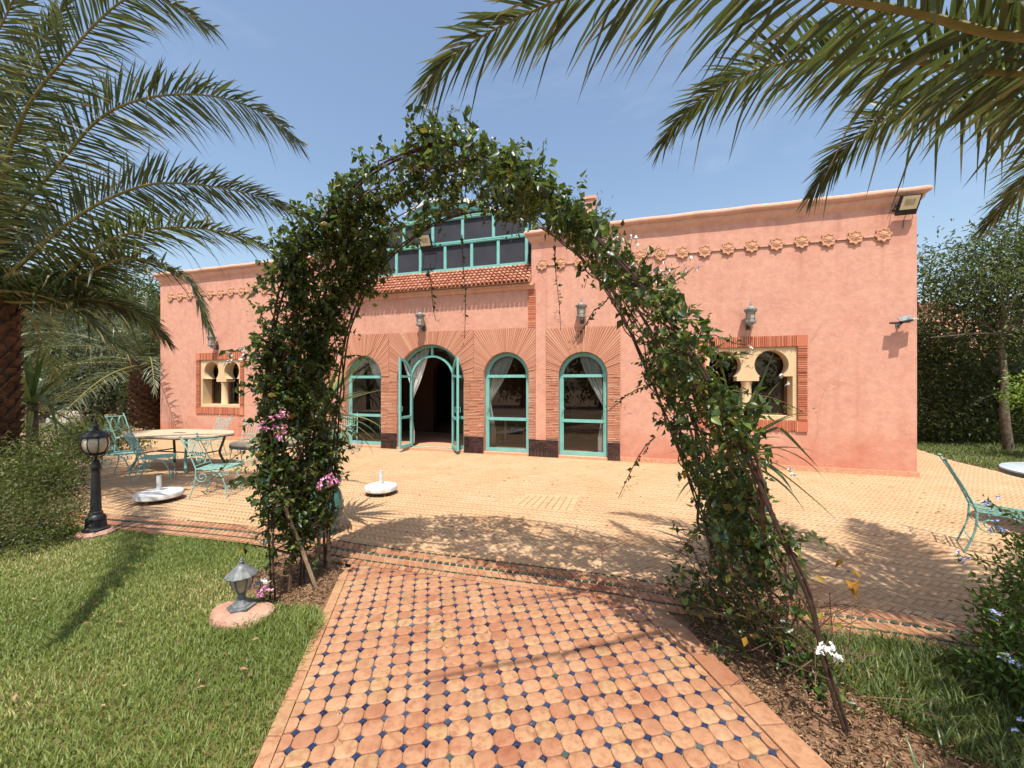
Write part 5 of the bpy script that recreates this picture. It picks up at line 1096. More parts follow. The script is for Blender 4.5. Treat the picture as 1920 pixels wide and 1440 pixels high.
# ================================================================== POTS WITH YUCCAS
def pot(loc, sc_, label):
    o = empty('glazed_pot', loc, 0.0, label, 'pot', 'turquoise pots beside the arch')
    o.scale = (sc_,) * 3
    MB().lathe([(0.0, 0.0), (0.15, 0.0), (0.155, 0.03), (0.20, 0.12), (0.235, 0.24), (0.235, 0.33), (0.205, 0.43), (0.175, 0.48), (0.185, 0.50), (0.215, 0.515), (0.215, 0.545), (0.185, 0.55), (0.165, 0.53), (0.165, 0.47), (0.0, 0.47)], 36).build('body', 'turquoise_glaze', o, True)
    MB().lathe([(0.0, 0.476), (0.164, 0.472)], 20).build('earth', 'soil', o)
    mb = MB()
    for z in (0.26, 0.31): mb.lathe([(0.2355, z), (0.240, z + 0.006), (0.2355, z + 0.012)], 36)
    mb.build('bands', 'turquoise_glaze', o, True); return o
pot((-1.93, 3.93, 0.0), 0.95, 'turquoise glazed pot behind the left leg of the arch')
pot((1.80, 3.12, 0.0), 1.05, 'turquoise glazed pot behind the right leg of the arch')
def blade_leaf(mb, base, d, up, L_, w_, droop, kink=None, n=8):
    base = Vector(base); d = Vector(d).normalized(); p_ = base.copy(); cur = d.copy(); side = d.cross(Vector(up)); side = side.normalized() if side.length > 1e-3 else Vector((1, 0, 0))
    vs = []; step = L_ / n
    for k in range(n + 1):
        f_ = k / n; ww = w_ * (0.55 + 1.1 * f_ - 1.65 * f_ * f_ if f_ < 0.62 else 0.598 * (1 - f_) / 0.38 + 0.0) + 0.001
        nn_ = side.cross(cur).normalized(); vs += [p_ - side * ww * 0.5 + nn_ * ww * 0.18, p_.copy(), p_ + side * ww * 0.5 + nn_ * ww * 0.18]
        cur = (cur + Vector((0, 0, -droop / n * (0.3 + 1.6 * f_)))).normalized()
        if kink and abs(f_ - kink) < 0.5 / n: cur = (cur + Vector((0, 0, -1.3))).normalized()
        p_ = p_ + cur * step
    mb.add(vs, [(3 * k + q, 3 * k + q + 1, 3 * k + q + 4, 3 * k + q + 3) for k in range(n) for q in (0, 1)], random.random())
def yucca(loc, hgt, nl, L_, w_, label, extra=(), group=None, trunk_r=0.05):
    o = empty('yucca', loc, 0, label, 'yucca', group)
    MB().tube([(0, 0, 0.0), (0.01, 0.0, hgt * 0.5), (0, 0.01, hgt)], [trunk_r * 1.2, trunk_r, trunk_r * 0.8], 8).build('trunk', 'bark', o, True)
    for k in range(nl):
        a = k * 2.39996 + random.random() * 0.3; e = R(75 - 95 * (k / nl) + random.uniform(-8, 8)); mb = MB(); zz_ = hgt - 0.16 * (k / nl)
        d_ = (math.cos(a) * math.cos(e), math.sin(a) * math.cos(e), math.sin(e))
        blade_leaf(mb, (d_[0] * 0.02, d_[1] * 0.02, zz_), d_, (0, 0, 1), L_ * random.uniform(0.8, 1.1), w_ * random.uniform(0.8, 1.1), random.uniform(0.1, 0.7) + 0.8 * (k / nl)); mb.build('leaf', 'yucca_leaf', o, True)
    for d_, l_, ww, dr, kk_ in extra:
        mb = MB(); blade_leaf(mb, (d_[0] * 0.03, d_[1] * 0.03, hgt), d_, (0, 0, 1), l_, ww, dr, kk_, 12); mb.build('leaf', 'yucca_leaf', o, True)
    return o
yucca((-1.91, 3.93, 0.46), 0.80, 34, 0.62, 0.075, 'yucca with long strap leaves in the left turquoise pot', [((0.75, -0.15, 0.85), 0.85, 0.08, 0.15, None), ((0.9, -0.1, 0.30), 0.72, 0.07, 0.1, None), ((0.9, 0.1, -0.5), 0.62, 0.045, 0.3, None), ((0.75, -0.1, -0.9), 0.6, 0.05, 0.3, None), ((-1.0, 0.1, 0.05), 0.95, 0.045, 0.1, None)], 'yuccas in the pots')
yucca((1.80, 3.12, 0.50), 0.52, 34, 0.56, 0.075, 'yucca with bent strap leaves in the right turquoise pot', [((0.32, -0.05, 0.95), 0.85, 0.07, 0.05, None), ((0.85, 0.0, 0.35), 0.78, 0.09, 0.0, 0.42), ((0.9, -0.1, 0.0), 0.7, 0.055, 1.1, None), ((-0.2, 0.0, 1.0), 0.85, 0.05, 0.1, None), ((-0.6, -0.1, -0.5), 0.62, 0.03, 0.1, None), ((0.6, -0.1, -0.45), 0.95, 0.06, 0.2, None)], 'yuccas in the pots')
yucca((-7.62, 6.22, 0.0), 1.22, 36, 0.95, 0.085, 'green yucca with arching leaves in the bed at the left', [((0.85, 0.0, 0.75), 1.25, 0.06, 0.0, None), ((0.15, 0.0, 1.0), 1.1, 0.06, 0.0, None), ((-0.2, 0.0, 1.0), 1.15, 0.06, 0.0, None), ((0.9, -0.2, 0.15), 0.95, 0.07, 1.6, 0.3)], None, 0.07)

# ================================================================== THE ROSE ARCH AND ITS CLIMBERS
def plane_pts(a, b, sz): a = np.array(a); b = np.array(b); return [tuple(a + (b - a) * s_) + (z,) for s_, z in sz]
front = catmull(plane_pts((-1.65, 2.70), (1.45, 1.69), [(0, -0.03), (-0.006, 0.8), (-0.010, 1.57), (0.012, 1.98), (0.049, 2.29), (0.125, 2.547), (0.2415, 2.80), (0.33, 2.89), (0.412, 2.90), (0.51, 2.72), (0.646, 2.347), (0.7475, 1.955), (0.811, 1.643), (0.887, 1.13), (0.9105, 0.924), (0.9526, 0.59), (0.9723, 0.308), (1.0, -0.03)]), 200)
back = catmull(plane_pts((-1.54, 3.25), (1.60, 2.93), [(0, -0.03), (0.02, 0.8), (0.0417, 1.584), (0.071, 2.02), (0.129, 2.369), (0.215, 2.64), (0.341, 2.84), (0.477, 2.844), (0.61, 2.618), (0.70, 2.32), (0.777, 1.904), (0.852, 1.334), (0.926, 0.692), (1.0, -0.03)]), 200)
NA = 120; front = resample(front, NA); back = resample(back, NA); mid = 0.5 * (front + back); mid[:, 2] += 0.06 * np.sin(np.linspace(0, math.pi, NA))
arch_o = empty('garden_arch', (0, 0, 0), 0, 'rusty rebar arch over the tiled path, overgrown with climbers', 'arch')
for nm, c_, rr_ in (('hoop', front, 0.0075), ('hoop', mid, 0.006), ('hoop', back, 0.0065)):
    mb = MB(); off = np.array([0.010, 0.006, 0.0])
    for s_ in (-1, 1): mb.tube([tuple(p_ + off * s_ + np.array([0.004 * math.sin(i * 0.7 + s_), 0, 0])) for i, p_ in enumerate(c_)], rr_, 6)
    mb.build(nm, 'rebar', arch_o, True)
for i in list(range(6, 52, 7)) + list(range(56, 116, 7)):
    MB().tube([tuple(front[i]), tuple(mid[i]), tuple(back[i])], 0.006, 5).build('tie_bar', 'rebar', arch_o)
for a, b, r_ in (((-1.44, 2.89, -0.02), (-1.63, 2.78, 0.66), 0.014), ((-1.50, 3.22, -0.02), (-1.57, 3.28, 0.55), 0.013), ((-1.60, 3.25, -0.02), (-1.60, 3.22, 0.5), 0.011)):
    MB().tube([a, tuple((Vector(a) + Vector(b)) / 2 + Vector((0.008, 0, 0))), b], r_, 6).build('prop_stick', 'dry_stem', arch_o, True)

vine = empty('climbing_vine', (0, 0, 0), 0, 'dense dark green flowering climber covering the garden arch', 'climber')
st_mb = MB()
def surf(a, b):             # a along 0..1, b across 0 front .. 1 back
    i = a * (NA - 1); k = np.minimum(i.astype(int), NA - 2); f_ = (i - k)[:, None]; b = b[:, None]
    fr = front[k] * (1 - f_) + front[k + 1] * f_; bk = back[k] * (1 - f_) + back[k + 1] * f_; mm_ = mid[k] * (1 - f_) + mid[k + 1] * f_
    return np.where(b < 0.5, fr * (1 - 2 * b) + mm_ * 2 * b, mm_ * (2 - 2 * b) + bk * (2 * b - 1))
ctr = np.array([-0.05, 2.65, 0.7])
def outward(p_): d_ = p_ - ctr; d_[:, 1] *= 0.25; d_[:, 2] = np.maximum(d_[:, 2], 0) * 0.9; return unit(d_)
# woody stems winding up each leg
for base, legs in (((-1.62, 2.78), 0), ((-1.56, 3.0), 0), ((-1.58, 3.15), 0), ((1.52, 2.15), 1), ((1.62, 2.5), 1), ((1.45, 2.3), 1)):
    b0 = random.random(); pts = []
    for k in range(16):
        a = 0.02 + 0.026 * k
        if legs: a = 1 - a
        q = surf(np.array([a]), np.array([min(1, max(0, b0 + 0.25 * math.sin(k * 0.6 + b0 * 9)))]))[0]
        if k == 0: q = np.array([q[0], q[1], -0.02])
        pts.append(tuple(q + rng.normal(size=3) * 0.018))
    st_mb.tube(catmull(pts, 40), list(np.linspace(0.011, 0.004, 40)), 6)
for k in range(46):         # thin canes along the hoops
    a0 = random.uniform(0.03, 0.8); pts = [surf(np.array([min(a0 + 0.02 * j, 0.985)]), np.array([min(1, max(0, random.random() * 0.25 + 0.75 * (k % 5) / 4))]))[0] + rng.normal(size=3) * 0.025 for j in range(9)]
    st_mb.tube(catmull(pts, 24), 0.0045, 4)
ntw = 3300
ntw3 = ntw; A_ = rng.random(ntw * 3); B_ = rng.random(ntw * 3)
hi_ = np.interp(A_, [0.56, 0.72, 0.80, 1.0], [0.50, 0.50, 1.0, 0.95]); lo_ = np.interp(A_, [0.56, 0.8, 0.88, 1.0], [-0.2, -0.12, 0.05, 0.10])
B_ = np.where(A_ > 0.56, lo_ + (hi_ - lo_) * B_, np.where(A_ > 0.2, -0.16 + 1.12 * B_, B_))
z_ = surf(A_, B_)[:, 2]
lowz = np.where(A_ < 0.5, np.clip((z_ - 0.18) / 0.45, 0.05, 1), np.clip((z_ - 0.02) / 0.6, 0.42, 1))
wave = np.clip(0.52 + 0.60 * np.sin(A_ * 47 + 2.8 * np.sin(B_ * 6 + A_ * 17)), 0.06, 1)
keep = rng.random(ntw * 3) < lowz * wave * np.where(A_ < 0.40, 1.0, np.where(A_ < 0.56, 0.52, np.where(A_ < 0.74, 0.38, 0.66))); keep &= ~((A_ > 0.85) & (B_ < 0.06) & (z_ < 0.55)); keep &= ~((A_ > 0.8) & (B_ > 0.45) & (z_ < 0.72) & (rng.random(len(A_)) < 0.72)); A_, B_ = A_[keep][:2900], B_[keep][:2900]; n = len(A_)
root_ = surf(A_, B_) + rng.normal(size=(n, 3)) * np.array([0.032, 0.05, 0.032]); ow = outward(root_)
tdir = unit(ow * rng.uniform(-0.2, 1.0, (n, 1)) + rng.normal(size=(n, 3)) * 0.75 + np.array([0, 0, -0.10]))
tl_ = rng.uniform(0.05, 0.19, n) * np.where(A_ > 0.56, 0.8, 1.0); LP, LD, LS = [], [], []
for i in range(n):
    nl = int(6 + tl_[i] * 45); f_ = rng.random(nl)[:, None]; sag = np.array([0, 0, -0.35 * tl_[i]])
    pp = root_[i] + tdir[i] * tl_[i] * f_ + sag * f_ ** 2 + rng.normal(size=(nl, 3)) * 0.012
    LP.append(pp); LD.append(unit(tdir[i] * 0.5 + rng.normal(size=(nl, 3)) * 0.75 + np.array([0, 0, -0.45]))); LS.append(0.018 + 0.050 * rng.random(nl) ** 1.3)
    if i % 4 == 0: st_mb.tube([tuple(root_[i] + tdir[i] * tl_[i] * q + sag * q * q) for q in (0, 0.5, 1)], 0.0022, 3, False)
# long shoots that break the outline
SP, SDr, SS, bud_p, bud_d, fl_p = [], [], [], [], [], []
def shoot(p0, d0, L_, leafy=12, buds=True, sag=0.1, flower=0.5):
    p0 = np.array(p0, float); d0 = unit(np.array(d0, float)); pts = [p0 + d0 * L_ * q + np.array([0, 0, -sag * L_ * q * q]) + rng.normal(size=3) * 0.006 for q in np.linspace(0, 1, 6)]
    st_mb.tube([tuple(q) for q in pts], list(np.linspace(0.0042, 0.0020, 6)), 4, False)
    for k in range(leafy):
        q = k / leafy * 0.85; c_ = p0 + d0 * L_ * q + np.array([0, 0, -sag * L_ * q * q]); SP.append(c_); SDr.append(unit(d0 * 0.5 + rng.normal(size=3) * 0.8 + np.array([0, 0, -0.3]))); SS.append(random.uniform(0.022, 0.046))
    if buds:
        e = pts[-1]
        for k in range(16):
            c_ = e - d0 * L_ * 0.35 * random.random() + rng.normal(size=3) * 0.022; v_ = unit(d0 + rng.normal(size=3) * 0.7 + np.array([0, 0, 0.5])); bud_p.append(c_); bud_d.append(v_)
            if random.random() < 0.08 * flower * 4: fl_p.append((c_ + v_ * 0.03, v_))
for k in range(120):
    a = random.uniform(0.18, 0.72); q = surf(np.array([a]), np.array([random.random() ** 1.5]))[0]; d_ = outward(q[None])[0] * 0.7 + np.array([random.gauss(0, 0.35), random.gauss(0, 0.2), 0.7]); shoot(q, d_, random.uniform(0.12, 0.28), 14)
for k in range(34):
    a = random.choice([random.uniform(0.06, 0.2), random.uniform(0.68, 0.9)]); q = surf(np.array([a]), np.array([random.random()]))[0]; d_ = outward(q[None])[0] + rng.normal(size=3) * 0.35; shoot(q, d_, random.uniform(0.15, 0.32), 12, True, 0.35, 0.15)
for p0, d0, L_ in (((0.62, 2.5, 2.05), (-0.6, 0, -0.5), 0.3), ((0.92, 2.5, 1.5), (-1, 0, -0.2), 0.32), ((1.0, 2.2, 1.75), (1, 0.1, 0.25), 0.35), ((1.15, 2.2, 1.45), (1, 0, 0.1), 0.5), ((1.18, 2.3, 1.6), (0.8, 0, 0.6), 0.3), ((0.95, 2.6, 1.15), (-0.8, 0, -0.9), 0.38), ((-0.35, 2.75, 2.55), (0.05, 0, -1), 0.55), ((0.28, 2.6, 2.42), (0.1, 0, -1), 0.42), ((-0.62, 2.9, 2.35), (0.2, 0, -1), 0.3), ((-1.42, 2.9, 1.2), (-1.0, 0, -0.1), 0.45), ((-1.7, 2.7, 1.1), (-1, 0, -0.35), 0.42), ((-1.66, 2.75, 1.6), (-0.8, 0, 0.5), 0.3), ((-1.33, 3.1, 1.72), (1, 0, 0.1), 0.26), ((1.45, 2.05, 0.72), (0.9, 0.1, 0.0), 0.26), ((1.35, 2.6, 0.55), (-0.9, -0.2, -0.2), 0.32)):
    shoot(p0, d0, L_, 20, True, 0.35, 0.1)
for k in range(260):          # dry tangle at the feet
    sx = random.choice((-1, 1, 1, 1)); p0 = (random.uniform(-1.68, -1.5), random.uniform(2.75, 3.25), random.uniform(0, 0.4)) if sx < 0 else (random.uniform(1.25, 1.62), random.uniform(1.85, 2.75), random.uniform(0.0, 0.35))
    v_ = Vector((random.gauss(0, 0.6), random.gauss(0, 0.5), random.uniform(0.1, 1))).normalized() * random.uniform(0.12, 0.45); p0 = Vector(p0)
    st_mb.tube([p0, p0 + v_ * 0.5 + Vector((random.gauss(0, 0.02), 0, 0)), p0 + v_], 0.0022, 3, False)
st_mb.build('stems', 'vine_stem', vine, True)
for k in range(70):          # low leafy growth round the right foot
    c_ = np.array([random.uniform(1.08, 1.55), random.uniform(2.1, 2.75), 0.0]); c_[2] = abs(random.gauss(0, 0.22)); nl = 9
    LP.append(c_ + rng.normal(size=(nl, 3)) * 0.04); LD.append(unit(rng.normal(size=(nl, 3)) + np.array([0, -0.2, -0.1]))); LS.append(rng.uniform(0.03, 0.06, nl))
LP = np.concatenate(LP + [np.array(SP)]); LD = np.concatenate(LD + [np.array(SDr)]); LS = np.concatenate(LS + [np.array(SS)])
rv = rng.beta(0.9, 1.5, len(LP)); rv = np.where(rng.random(len(LP)) < 0.02, 0.99, np.minimum(rv, 0.95))
# the largest leaves in view stand as leaves of their own, the rest as one mass
app = LS / np.maximum(np.linalg.norm(LP - np.array([0, 0, 1.5]), axis=1), 0.3); od = np.argsort(-app); big, rest_i = od[:300], od[300:]
leaves('foliage', LP[rest_i], LD[rest_i], LS[rest_i], 'vine_leaf', vine, 0.62, 0.2, rnd=rv[rest_i])
lms = []
for q in range(10):
    o = leaves('leaf', np.zeros((1, 3)), np.array([[0, 1, 0]]), 1.0, 'vine_leaf', vine, 0.62, 0.2, None, rnd=np.array([0.05 + 0.09 * q])); lms.append(o.data); bpy.data.objects.remove(o)
for i in big:
    o = bpy.data.objects.new('leaf', random.choice(lms)); link(o, vine); o.location = LP[i]; d_ = Vector(LD[i]); o.rotation_mode = 'QUATERNION'
    o.rotation_quaternion = d_.to_track_quat('Y', 'Z'); o.scale = (LS[i],) * 3
leaves('flower_buds', np.array(bud_p), np.array(bud_d), rng.uniform(0.015, 0.034, len(bud_p)), 'plumbago_leaf', vine, 0.16, 0.1, rnd=rng.uniform(0.5, 1.0, len(bud_p)))
fp, fd = [], []
for c_, v_ in fl_p:
    for k in range(5): fp.append(c_); fd.append(unit(v_ * 0.25 + rng.normal(size=3)))
leaves('white_blossoms', np.array(fp), np.array(fd), 0.017, 'white_petal', vine, 0.6, 0.1)
def cluster(center, nfl, spread, mat, size, nm='flower_cluster', parent=vine):
    P_, D_ = [], []
    for k in range(nfl):
        c_ = np.array(center) + rng.normal(size=3) * spread
        for j in range(6): P_.append(c_); D_.append(unit(rng.normal(size=3) + np.array([0, -0.5, 0.3])))
    return leaves(nm, np.array(P_), np.array(D_), size, mat, parent, 0.7, 0.2, 'stuff')
for c_ in ((-1.56, 2.62, 1.27), (-1.63, 2.60, 1.24), (-1.53, 2.62, 1.17)): cluster(c_, 4, 0.018, 'pink_petal', 0.028)
for c_ in ((-1.37, 2.78, 0.77), (-1.29, 2.80, 0.83), (-1.27, 2.80, 0.79)): cluster(c_, 5, 0.018, 'pink_petal', 0.027)
for c_ in ((-1.63, 2.60, 0.15), (-1.66, 2.58, 0.12)): cluster(c_, 3, 0.016, 'pink_petal', 0.025)
for c_ in ((-1.68, 2.64, 0.17), (-1.72, 2.66, 0.14)): cluster(c_, 4, 0.02, 'white_petal', 0.03)
for c_ in ((1.34, 1.68, 0.36), (1.38, 1.68, 0.34)): cluster(c_, 5, 0.013, 'white_petal', 0.022)
for c_ in ((-1.85, 2.6, 1.68), (-1.80, 2.6, 1.70)): cluster(c_, 5, 0.03, 'white_petal', 0.02)
for c_ in ((1.42, 2.05, 1.52), (1.44, 2.0, 1.05)): cluster(c_, 2, 0.02, 'white_petal', 0.02)
q = 60; leaves('yellow_leaves', np.stack([rng.uniform(1.1, 1.65, q), rng.uniform(1.85, 2.7, q), rng.uniform(0.1, 0.7, q)], 1), unit(rng.normal(size=(q, 3)) + np.array([0, -0.3, -0.5])), rng.uniform(0.03, 0.055, q), 'yellow_leaf', vine, 0.62, 0.2)
q = 5; leaves('orange_leaves', np.array([1.74, 2.02, 0.50]) + rng.normal(size=(q, 3)) * 0.025, unit(rng.normal(size=(q, 3)) * 0.4 + np.array([0.3, 0, -1])), 0.075, 'yellow_leaf', vine, 0.5, 0.3, rnd=np.ones(q))

# ================================================================== PALMS
def frond(parent, pts, roll=0.0, L_=0.5, nleaf=80, mat='palm_leaf', r0=0.030, wid=0.022, start=0.10, droop=0.25, vee=0.35):
    c_ = resample(catmull(pts, 60), 46); T = unit(np.gradient(c_, axis=0)); up = np.array([0, 0, 1.0])
    Sd = unit(np.cross(T, up)); N = np.cross(Sd, T); cr, sr = math.cos(roll), math.sin(roll); Sd, N = Sd * cr + N * sr, N * cr - Sd * sr
    rad = np.linspace(1, 0.12, 46) * r0
    ob = MB().tube([tuple(p_) for p_ in c_], list(rad), 6).build('frond', 'rachis', parent, True)
    f_ = np.repeat(np.linspace(start, 0.995, nleaf), 2); f_ = np.clip(f_ + rng.normal(size=len(f_)) * 0.003, start, 1); side = np.tile([-1.0, 1.0], nleaf); n = len(f_)
    q = f_ * 45; k = np.minimum(q.astype(int), 44); w_ = (q - k)[:, None]; lerp = lambda a: a[k] * (1 - w_) + a[k + 1] * w_
    p0, t_, s_, n_ = lerp(c_), unit(lerp(T)), unit(lerp(Sd)), unit(lerp(N))
    ang = np.radians(np.interp(f_, [0, 0.3, 0.75, 1], [70, 58, 42, 14])) + rng.normal(size=n) * 0.10; ve = vee * np.interp(f_, [0, 1], [1.2, 0.5]) + rng.normal(size=n) * 0.14
    d_ = unit(t_ * np.cos(ang)[:, None] + (s_ * side[:, None] * np.cos(ve)[:, None] + n_ * np.sin(ve)[:, None]) * np.sin(ang)[:, None])
    miss = rng.random(n) < 0.05
    L = np.where(miss, rng.uniform(0.1, 0.6, n), 1.0) * L_ * np.interp(f_, [0, 0.12, 0.3, 0.6, 0.85, 1], [0.45, 0.75, 1.0, 0.95, 0.62, 0.35]) * rng.uniform(0.85, 1.1, n)
    W = wid * np.interp(f_, [0, 0.3, 1], [0.8, 1.0, 0.55]) * rng.uniform(0.8, 1.15, n)
    wd = unit(np.cross(d_, n_ + rng.normal(size=(n, 3)) * 0.45)); rows = []; dr = droop * rng.uniform(0.2, 2.0, n); dr = np.where(rng.random(n) < 0.05, dr + 0.9, dr)
    for a, ww in ((0.0, 0.5), (0.3, 1.0), (0.68, 0.72), (1.0, 0.0)):
        c2 = p0 + d_ * (L * a)[:, None] + np.array([0, 0, -1.0]) * (dr * L * a * a)[:, None]
        if ww > 0: rows += [c2 - wd * (W * ww * 0.5)[:, None], c2 + wd * (W * ww * 0.5)[:, None]]
        else: rows += [c2]
    v = np.stack(rows, 1).reshape(-1, 3); o7 = (np.arange(n) * 7)[:, None]
    tri = np.concatenate([o7 + np.array([x]) for x in ((0, 1, 3), (0, 3, 2), (2, 3, 5), (2, 5, 4), (4, 5, 6))], 1).reshape(-1, 3)
    r = np.clip(rng.beta(2, 2.2, n) * 0.95 + (rng.random(n) < 0.03) * 0.4, 0, 1)
    r5 = np.repeat(r, 5).reshape(-1, 5); dry = rng.random(n) < 0.22; r5[dry, 4] = 1.0; r5[dry & (rng.random(n) < 0.4), 2:] = 0.97
    np_mesh('leaflets', v, tri, r5.ravel(), mat, ob, 'stuff'); return ob
def auto_frond(parent, C_, az, el, LEN, droop, **kw):
    h = np.array([math.cos(az), math.sin(az), 0]); pts = [np.array(C_) + h * math.cos(el) * LEN * s_ + np.array([0, 0, math.sin(el) * LEN * s_ - droop * LEN * s_ ** 2.2]) for s_ in (0.0, 0.2, 0.45, 0.7, 0.88, 1.0)]
    return frond(parent, pts, **kw)
def palm_trunk(parent, base, top, r_, mat='palm_bark'):
    b, t_ = Vector(base), Vector(top); MB().tube([b + (t_ - b) * q for q in np.linspace(0, 1, 8)], [r_ * 1.1, r_ * 0.92, r_ * 0.88, r_ * 0.88, r_ * 0.9, r_ * 0.95, r_ * 1.02, r_ * 0.85], 14).build('trunk', mat, parent, True)
    mb = MB(); H_ = (t_ - b).length; nr = max(6, int(H_ / 0.095))
    for i in range(nr):
        for k in range(9):
            a = 2 * math.pi * (k + 0.5 * (i % 2)) / 9 + random.gauss(0, 0.06); p_ = b + (t_ - b) * ((i + 0.5) / nr); c_, s_ = math.cos(a), math.sin(a); rad = Vector((c_, s_, 0)); tan = Vector((-s_, c_, 0)); w_ = r_ * 0.34; h_ = 0.13
            q0 = p_ + rad * r_ * 0.86; mb.add([q0 - tan * w_, q0 + tan * w_, q0 + tan * w_ * 0.45 + Vector((0, 0, h_)) + rad * r_ * (0.20 + 0.12 * random.random()), q0 - tan * w_ * 0.45 + Vector((0, 0, h_)) + rad * r_ * (0.20 + 0.12 * random.random()), q0 + Vector((0, 0, h_ * 0.9)) - rad * 0.02], [(0, 1, 2, 3), (1, 4, 2), (3, 4, 0), (2, 4, 3)])
    mb.build('leaf_bases', mat, parent, kind='stuff')
# left palm, trunk at the left edge
pl1 = empty('date_palm', (0, 0, 0), 0, 'large date palm at the left edge with fronds arching over the lawn', 'palm'); CL = (-6.62, 4.95, 2.55)
palm_trunk(pl1, (-6.62, 4.95, -0.05), (-6.62, 4.95, 2.6), 0.26)
def px(x, y, t): return ((x - 960) / 735 * t, t, 1.5 + (719 - y) / 735 * t)
FL = [([CL, (-6.3, 4.75, 3.3), (-5.35, 4.25, 4.3), (-4.55, 4.10, 5.05), (-3.95, 4.02, 5.45), (-3.55, 3.95, 5.38), (-3.05, 3.85, 5.05), (-2.90, 3.8, 4.95)], R(38), 0.50),
      ([CL, (-6.2, 4.80, 3.35), (-5.35, 4.66, 4.15), (-4.75, 4.55, 4.60), (-4.05, 4.42, 4.73), (-3.25, 4.27, 4.63), (-2.64, 4.18, 4.37), (-2.22, 4.12, 4.02)], R(52), 0.52),
      ([CL, (-6.1, 4.85, 2.95), (-5.4, 4.85, 3.55), (-4.6, 4.78, 3.88), (-3.95, 4.70, 3.90), (-3.1, 4.60, 3.73), (-2.45, 4.52, 3.48)], R(58), 0.50),
      ([CL, (-6.2, 5.2, 2.75), (-5.6, 5.35, 3.40), (-4.9, 5.30, 3.58), (-4.2, 5.25, 3.58), (-3.5, 5.2, 3.42), (-2.95, 5.15, 3.15)], R(25), 0.44),
      ([CL, (-6.5, 5.5, 2.75), (-5.85, 5.75, 3.30), (-5.2, 5.7, 3.26), (-4.7, 5.65, 3.02), (-4.45, 5.6, 2.62), (-4.30, 5.55, 2.28)], R(20), 0.40),
      ([CL, (-6.35, 4.8, 2.62), (-5.85, 4.75, 2.60), (-5.3, 4.7, 2.42), (-4.85, 4.7, 2.05), (-4.62, 4.7, 1.92)], R(30), 0.40),
      ([CL, (-6.45, 5.3, 2.60), (-6.2, 5.8, 2.75), (-5.9, 6.2, 2.60), (-5.7, 6.5, 2.20)], R(20), 0.40),
      ([CL, (-6.5, 4.3, 3.5), (-5.75, 3.9, 4.2), (-4.9, 3.7, 4.75), (-4.4, 3.5, 5.0), (-4.0, 3.4, 4.95)], R(30), 0.5),
      ([CL, (-6.5, 4.85, 3.5), (-6.1, 4.7, 4.5), (-5.6, 4.6, 5.3), (-5.1, 4.5, 5.9)], R(30), 0.5),
      ([CL, (-5.9, 4.35, 3.3), (-4.95, 3.55, 3.65), (-4.0, 2.65, 3.60), (-3.2, 1.75, 3.35), (-2.65, 1.0, 2.95)], R(10), 0.34)]
def pull(pts, k): return [pts[0]] + [tuple(np.array([0, 0, 1.5]) + (np.array(p_) - np.array([0, 0, 1.5])) * (1 - (1 - k) * min(1, i / 2))) for i, p_ in enumerate(pts) if i]
FL[3] = (pull(FL[3][0], 0.87), FL[3][1], FL[3][2]); FL[4] = (pull(FL[4][0], 0.82), FL[4][1], FL[4][2]); FL[6] = (pull(FL[6][0], 0.85), FL[6][1], FL[6][2])
for i_, (pts, roll, L_) in enumerate(FL): frond(pl1, pts, roll, L_ * 1.15, 190, 'palm_leaf', 0.028, 0.040 if i_ == 9 else 0.028)
for az, el in ((110, 72), (140, 40), (170, 55), (200, 35), (230, 60), (250, 30), (130, 15), (160, 5), (215, 75), (185, 20)): auto_frond(pl1, CL, R(az), R(el), 3.6, 0.55, roll=random.uniform(-0.4, 0.4), L_=0.52, nleaf=120, wid=0.028)
# right palm, trunk out of frame to the right
pl2 = empty('date_palm', (0, 0, 0), 0, 'date palm whose fronds hang in from the upper right', 'palm'); CR = (3.20, 1.30, 2.55)
palm_trunk(pl2, (3.20, 1.30, -0.05), (3.20, 1.30, 2.6), 0.25)
FR = [([CR, (2.75, 1.55, 2.92), px(1920, 70, 1.78), px(1713, 23, 1.86), px(1580, 0, 1.93), px(1320, -45, 2.05), px(1130, -20, 2.12), px(1050, 0, 2.15), px(923, 57, 2.18), px(827, 123, 2.2), px(796, 172, 2.2)], R(-30), 0.50),
      ([CR, (2.9, 1.6, 2.85), px(1920, 137, 1.9), px(1713, 115, 2.15), px(1547, 110, 2.42), px(1413, 133, 2.65), px(1313, 190, 2.88), px(1262, 240, 3.0), px(1241, 270, 3.05)], R(-32), 0.46),
      ([CR, (3.05, 1.75, 2.85), px(1920, 192, 2.15), px(1780, 193, 2.5), px(1663, 223, 2.85), px(1597, 267, 3.05), px(1547, 327, 3.2), px(1520, 367, 3.28)], R(-32), 0.42),
      ([CR, (3.35, 2.0, 3.0), (3.6, 2.5, 3.05), (3.75, 2.9, 2.92), (3.75, 3.1, 2.75)], R(10), 0.42),
      ]
for pts in ([CR, (2.6, 1.2, 3.2), (1.9, 1.02, 3.58), (1.0, 0.76, 3.66), (0.3, 0.60, 3.55), (-0.42, 0.50, 3.35)], [CR, (2.5, 1.36, 3.2), (1.6, 1.34, 3.58), (0.8, 1.27, 3.6), (0.2, 1.2, 3.45)]): frond(pl2, pts, R(-66), 0.40, 130, 'palm_leaf', 0.026, 0.024, vee=0.04, droop=0.05)
for pts, roll, L_ in FR: frond(pl2, pts, roll, L_ * 1.02, 165, 'palm_leaf', 0.026, 0.027)
for az, el in ((55, 62), (20, 40), (-20, 55), (-60, 35), (-100, 50), (-140, 30), (-170, 62), (-45, 10), (15, 12), (-80, 66), (-120, 75)): auto_frond(pl2, CR, R(az), R(el), 2.5, 0.45, roll=random.uniform(-0.4, 0.4), L_=0.48, nleaf=84, wid=0.032)
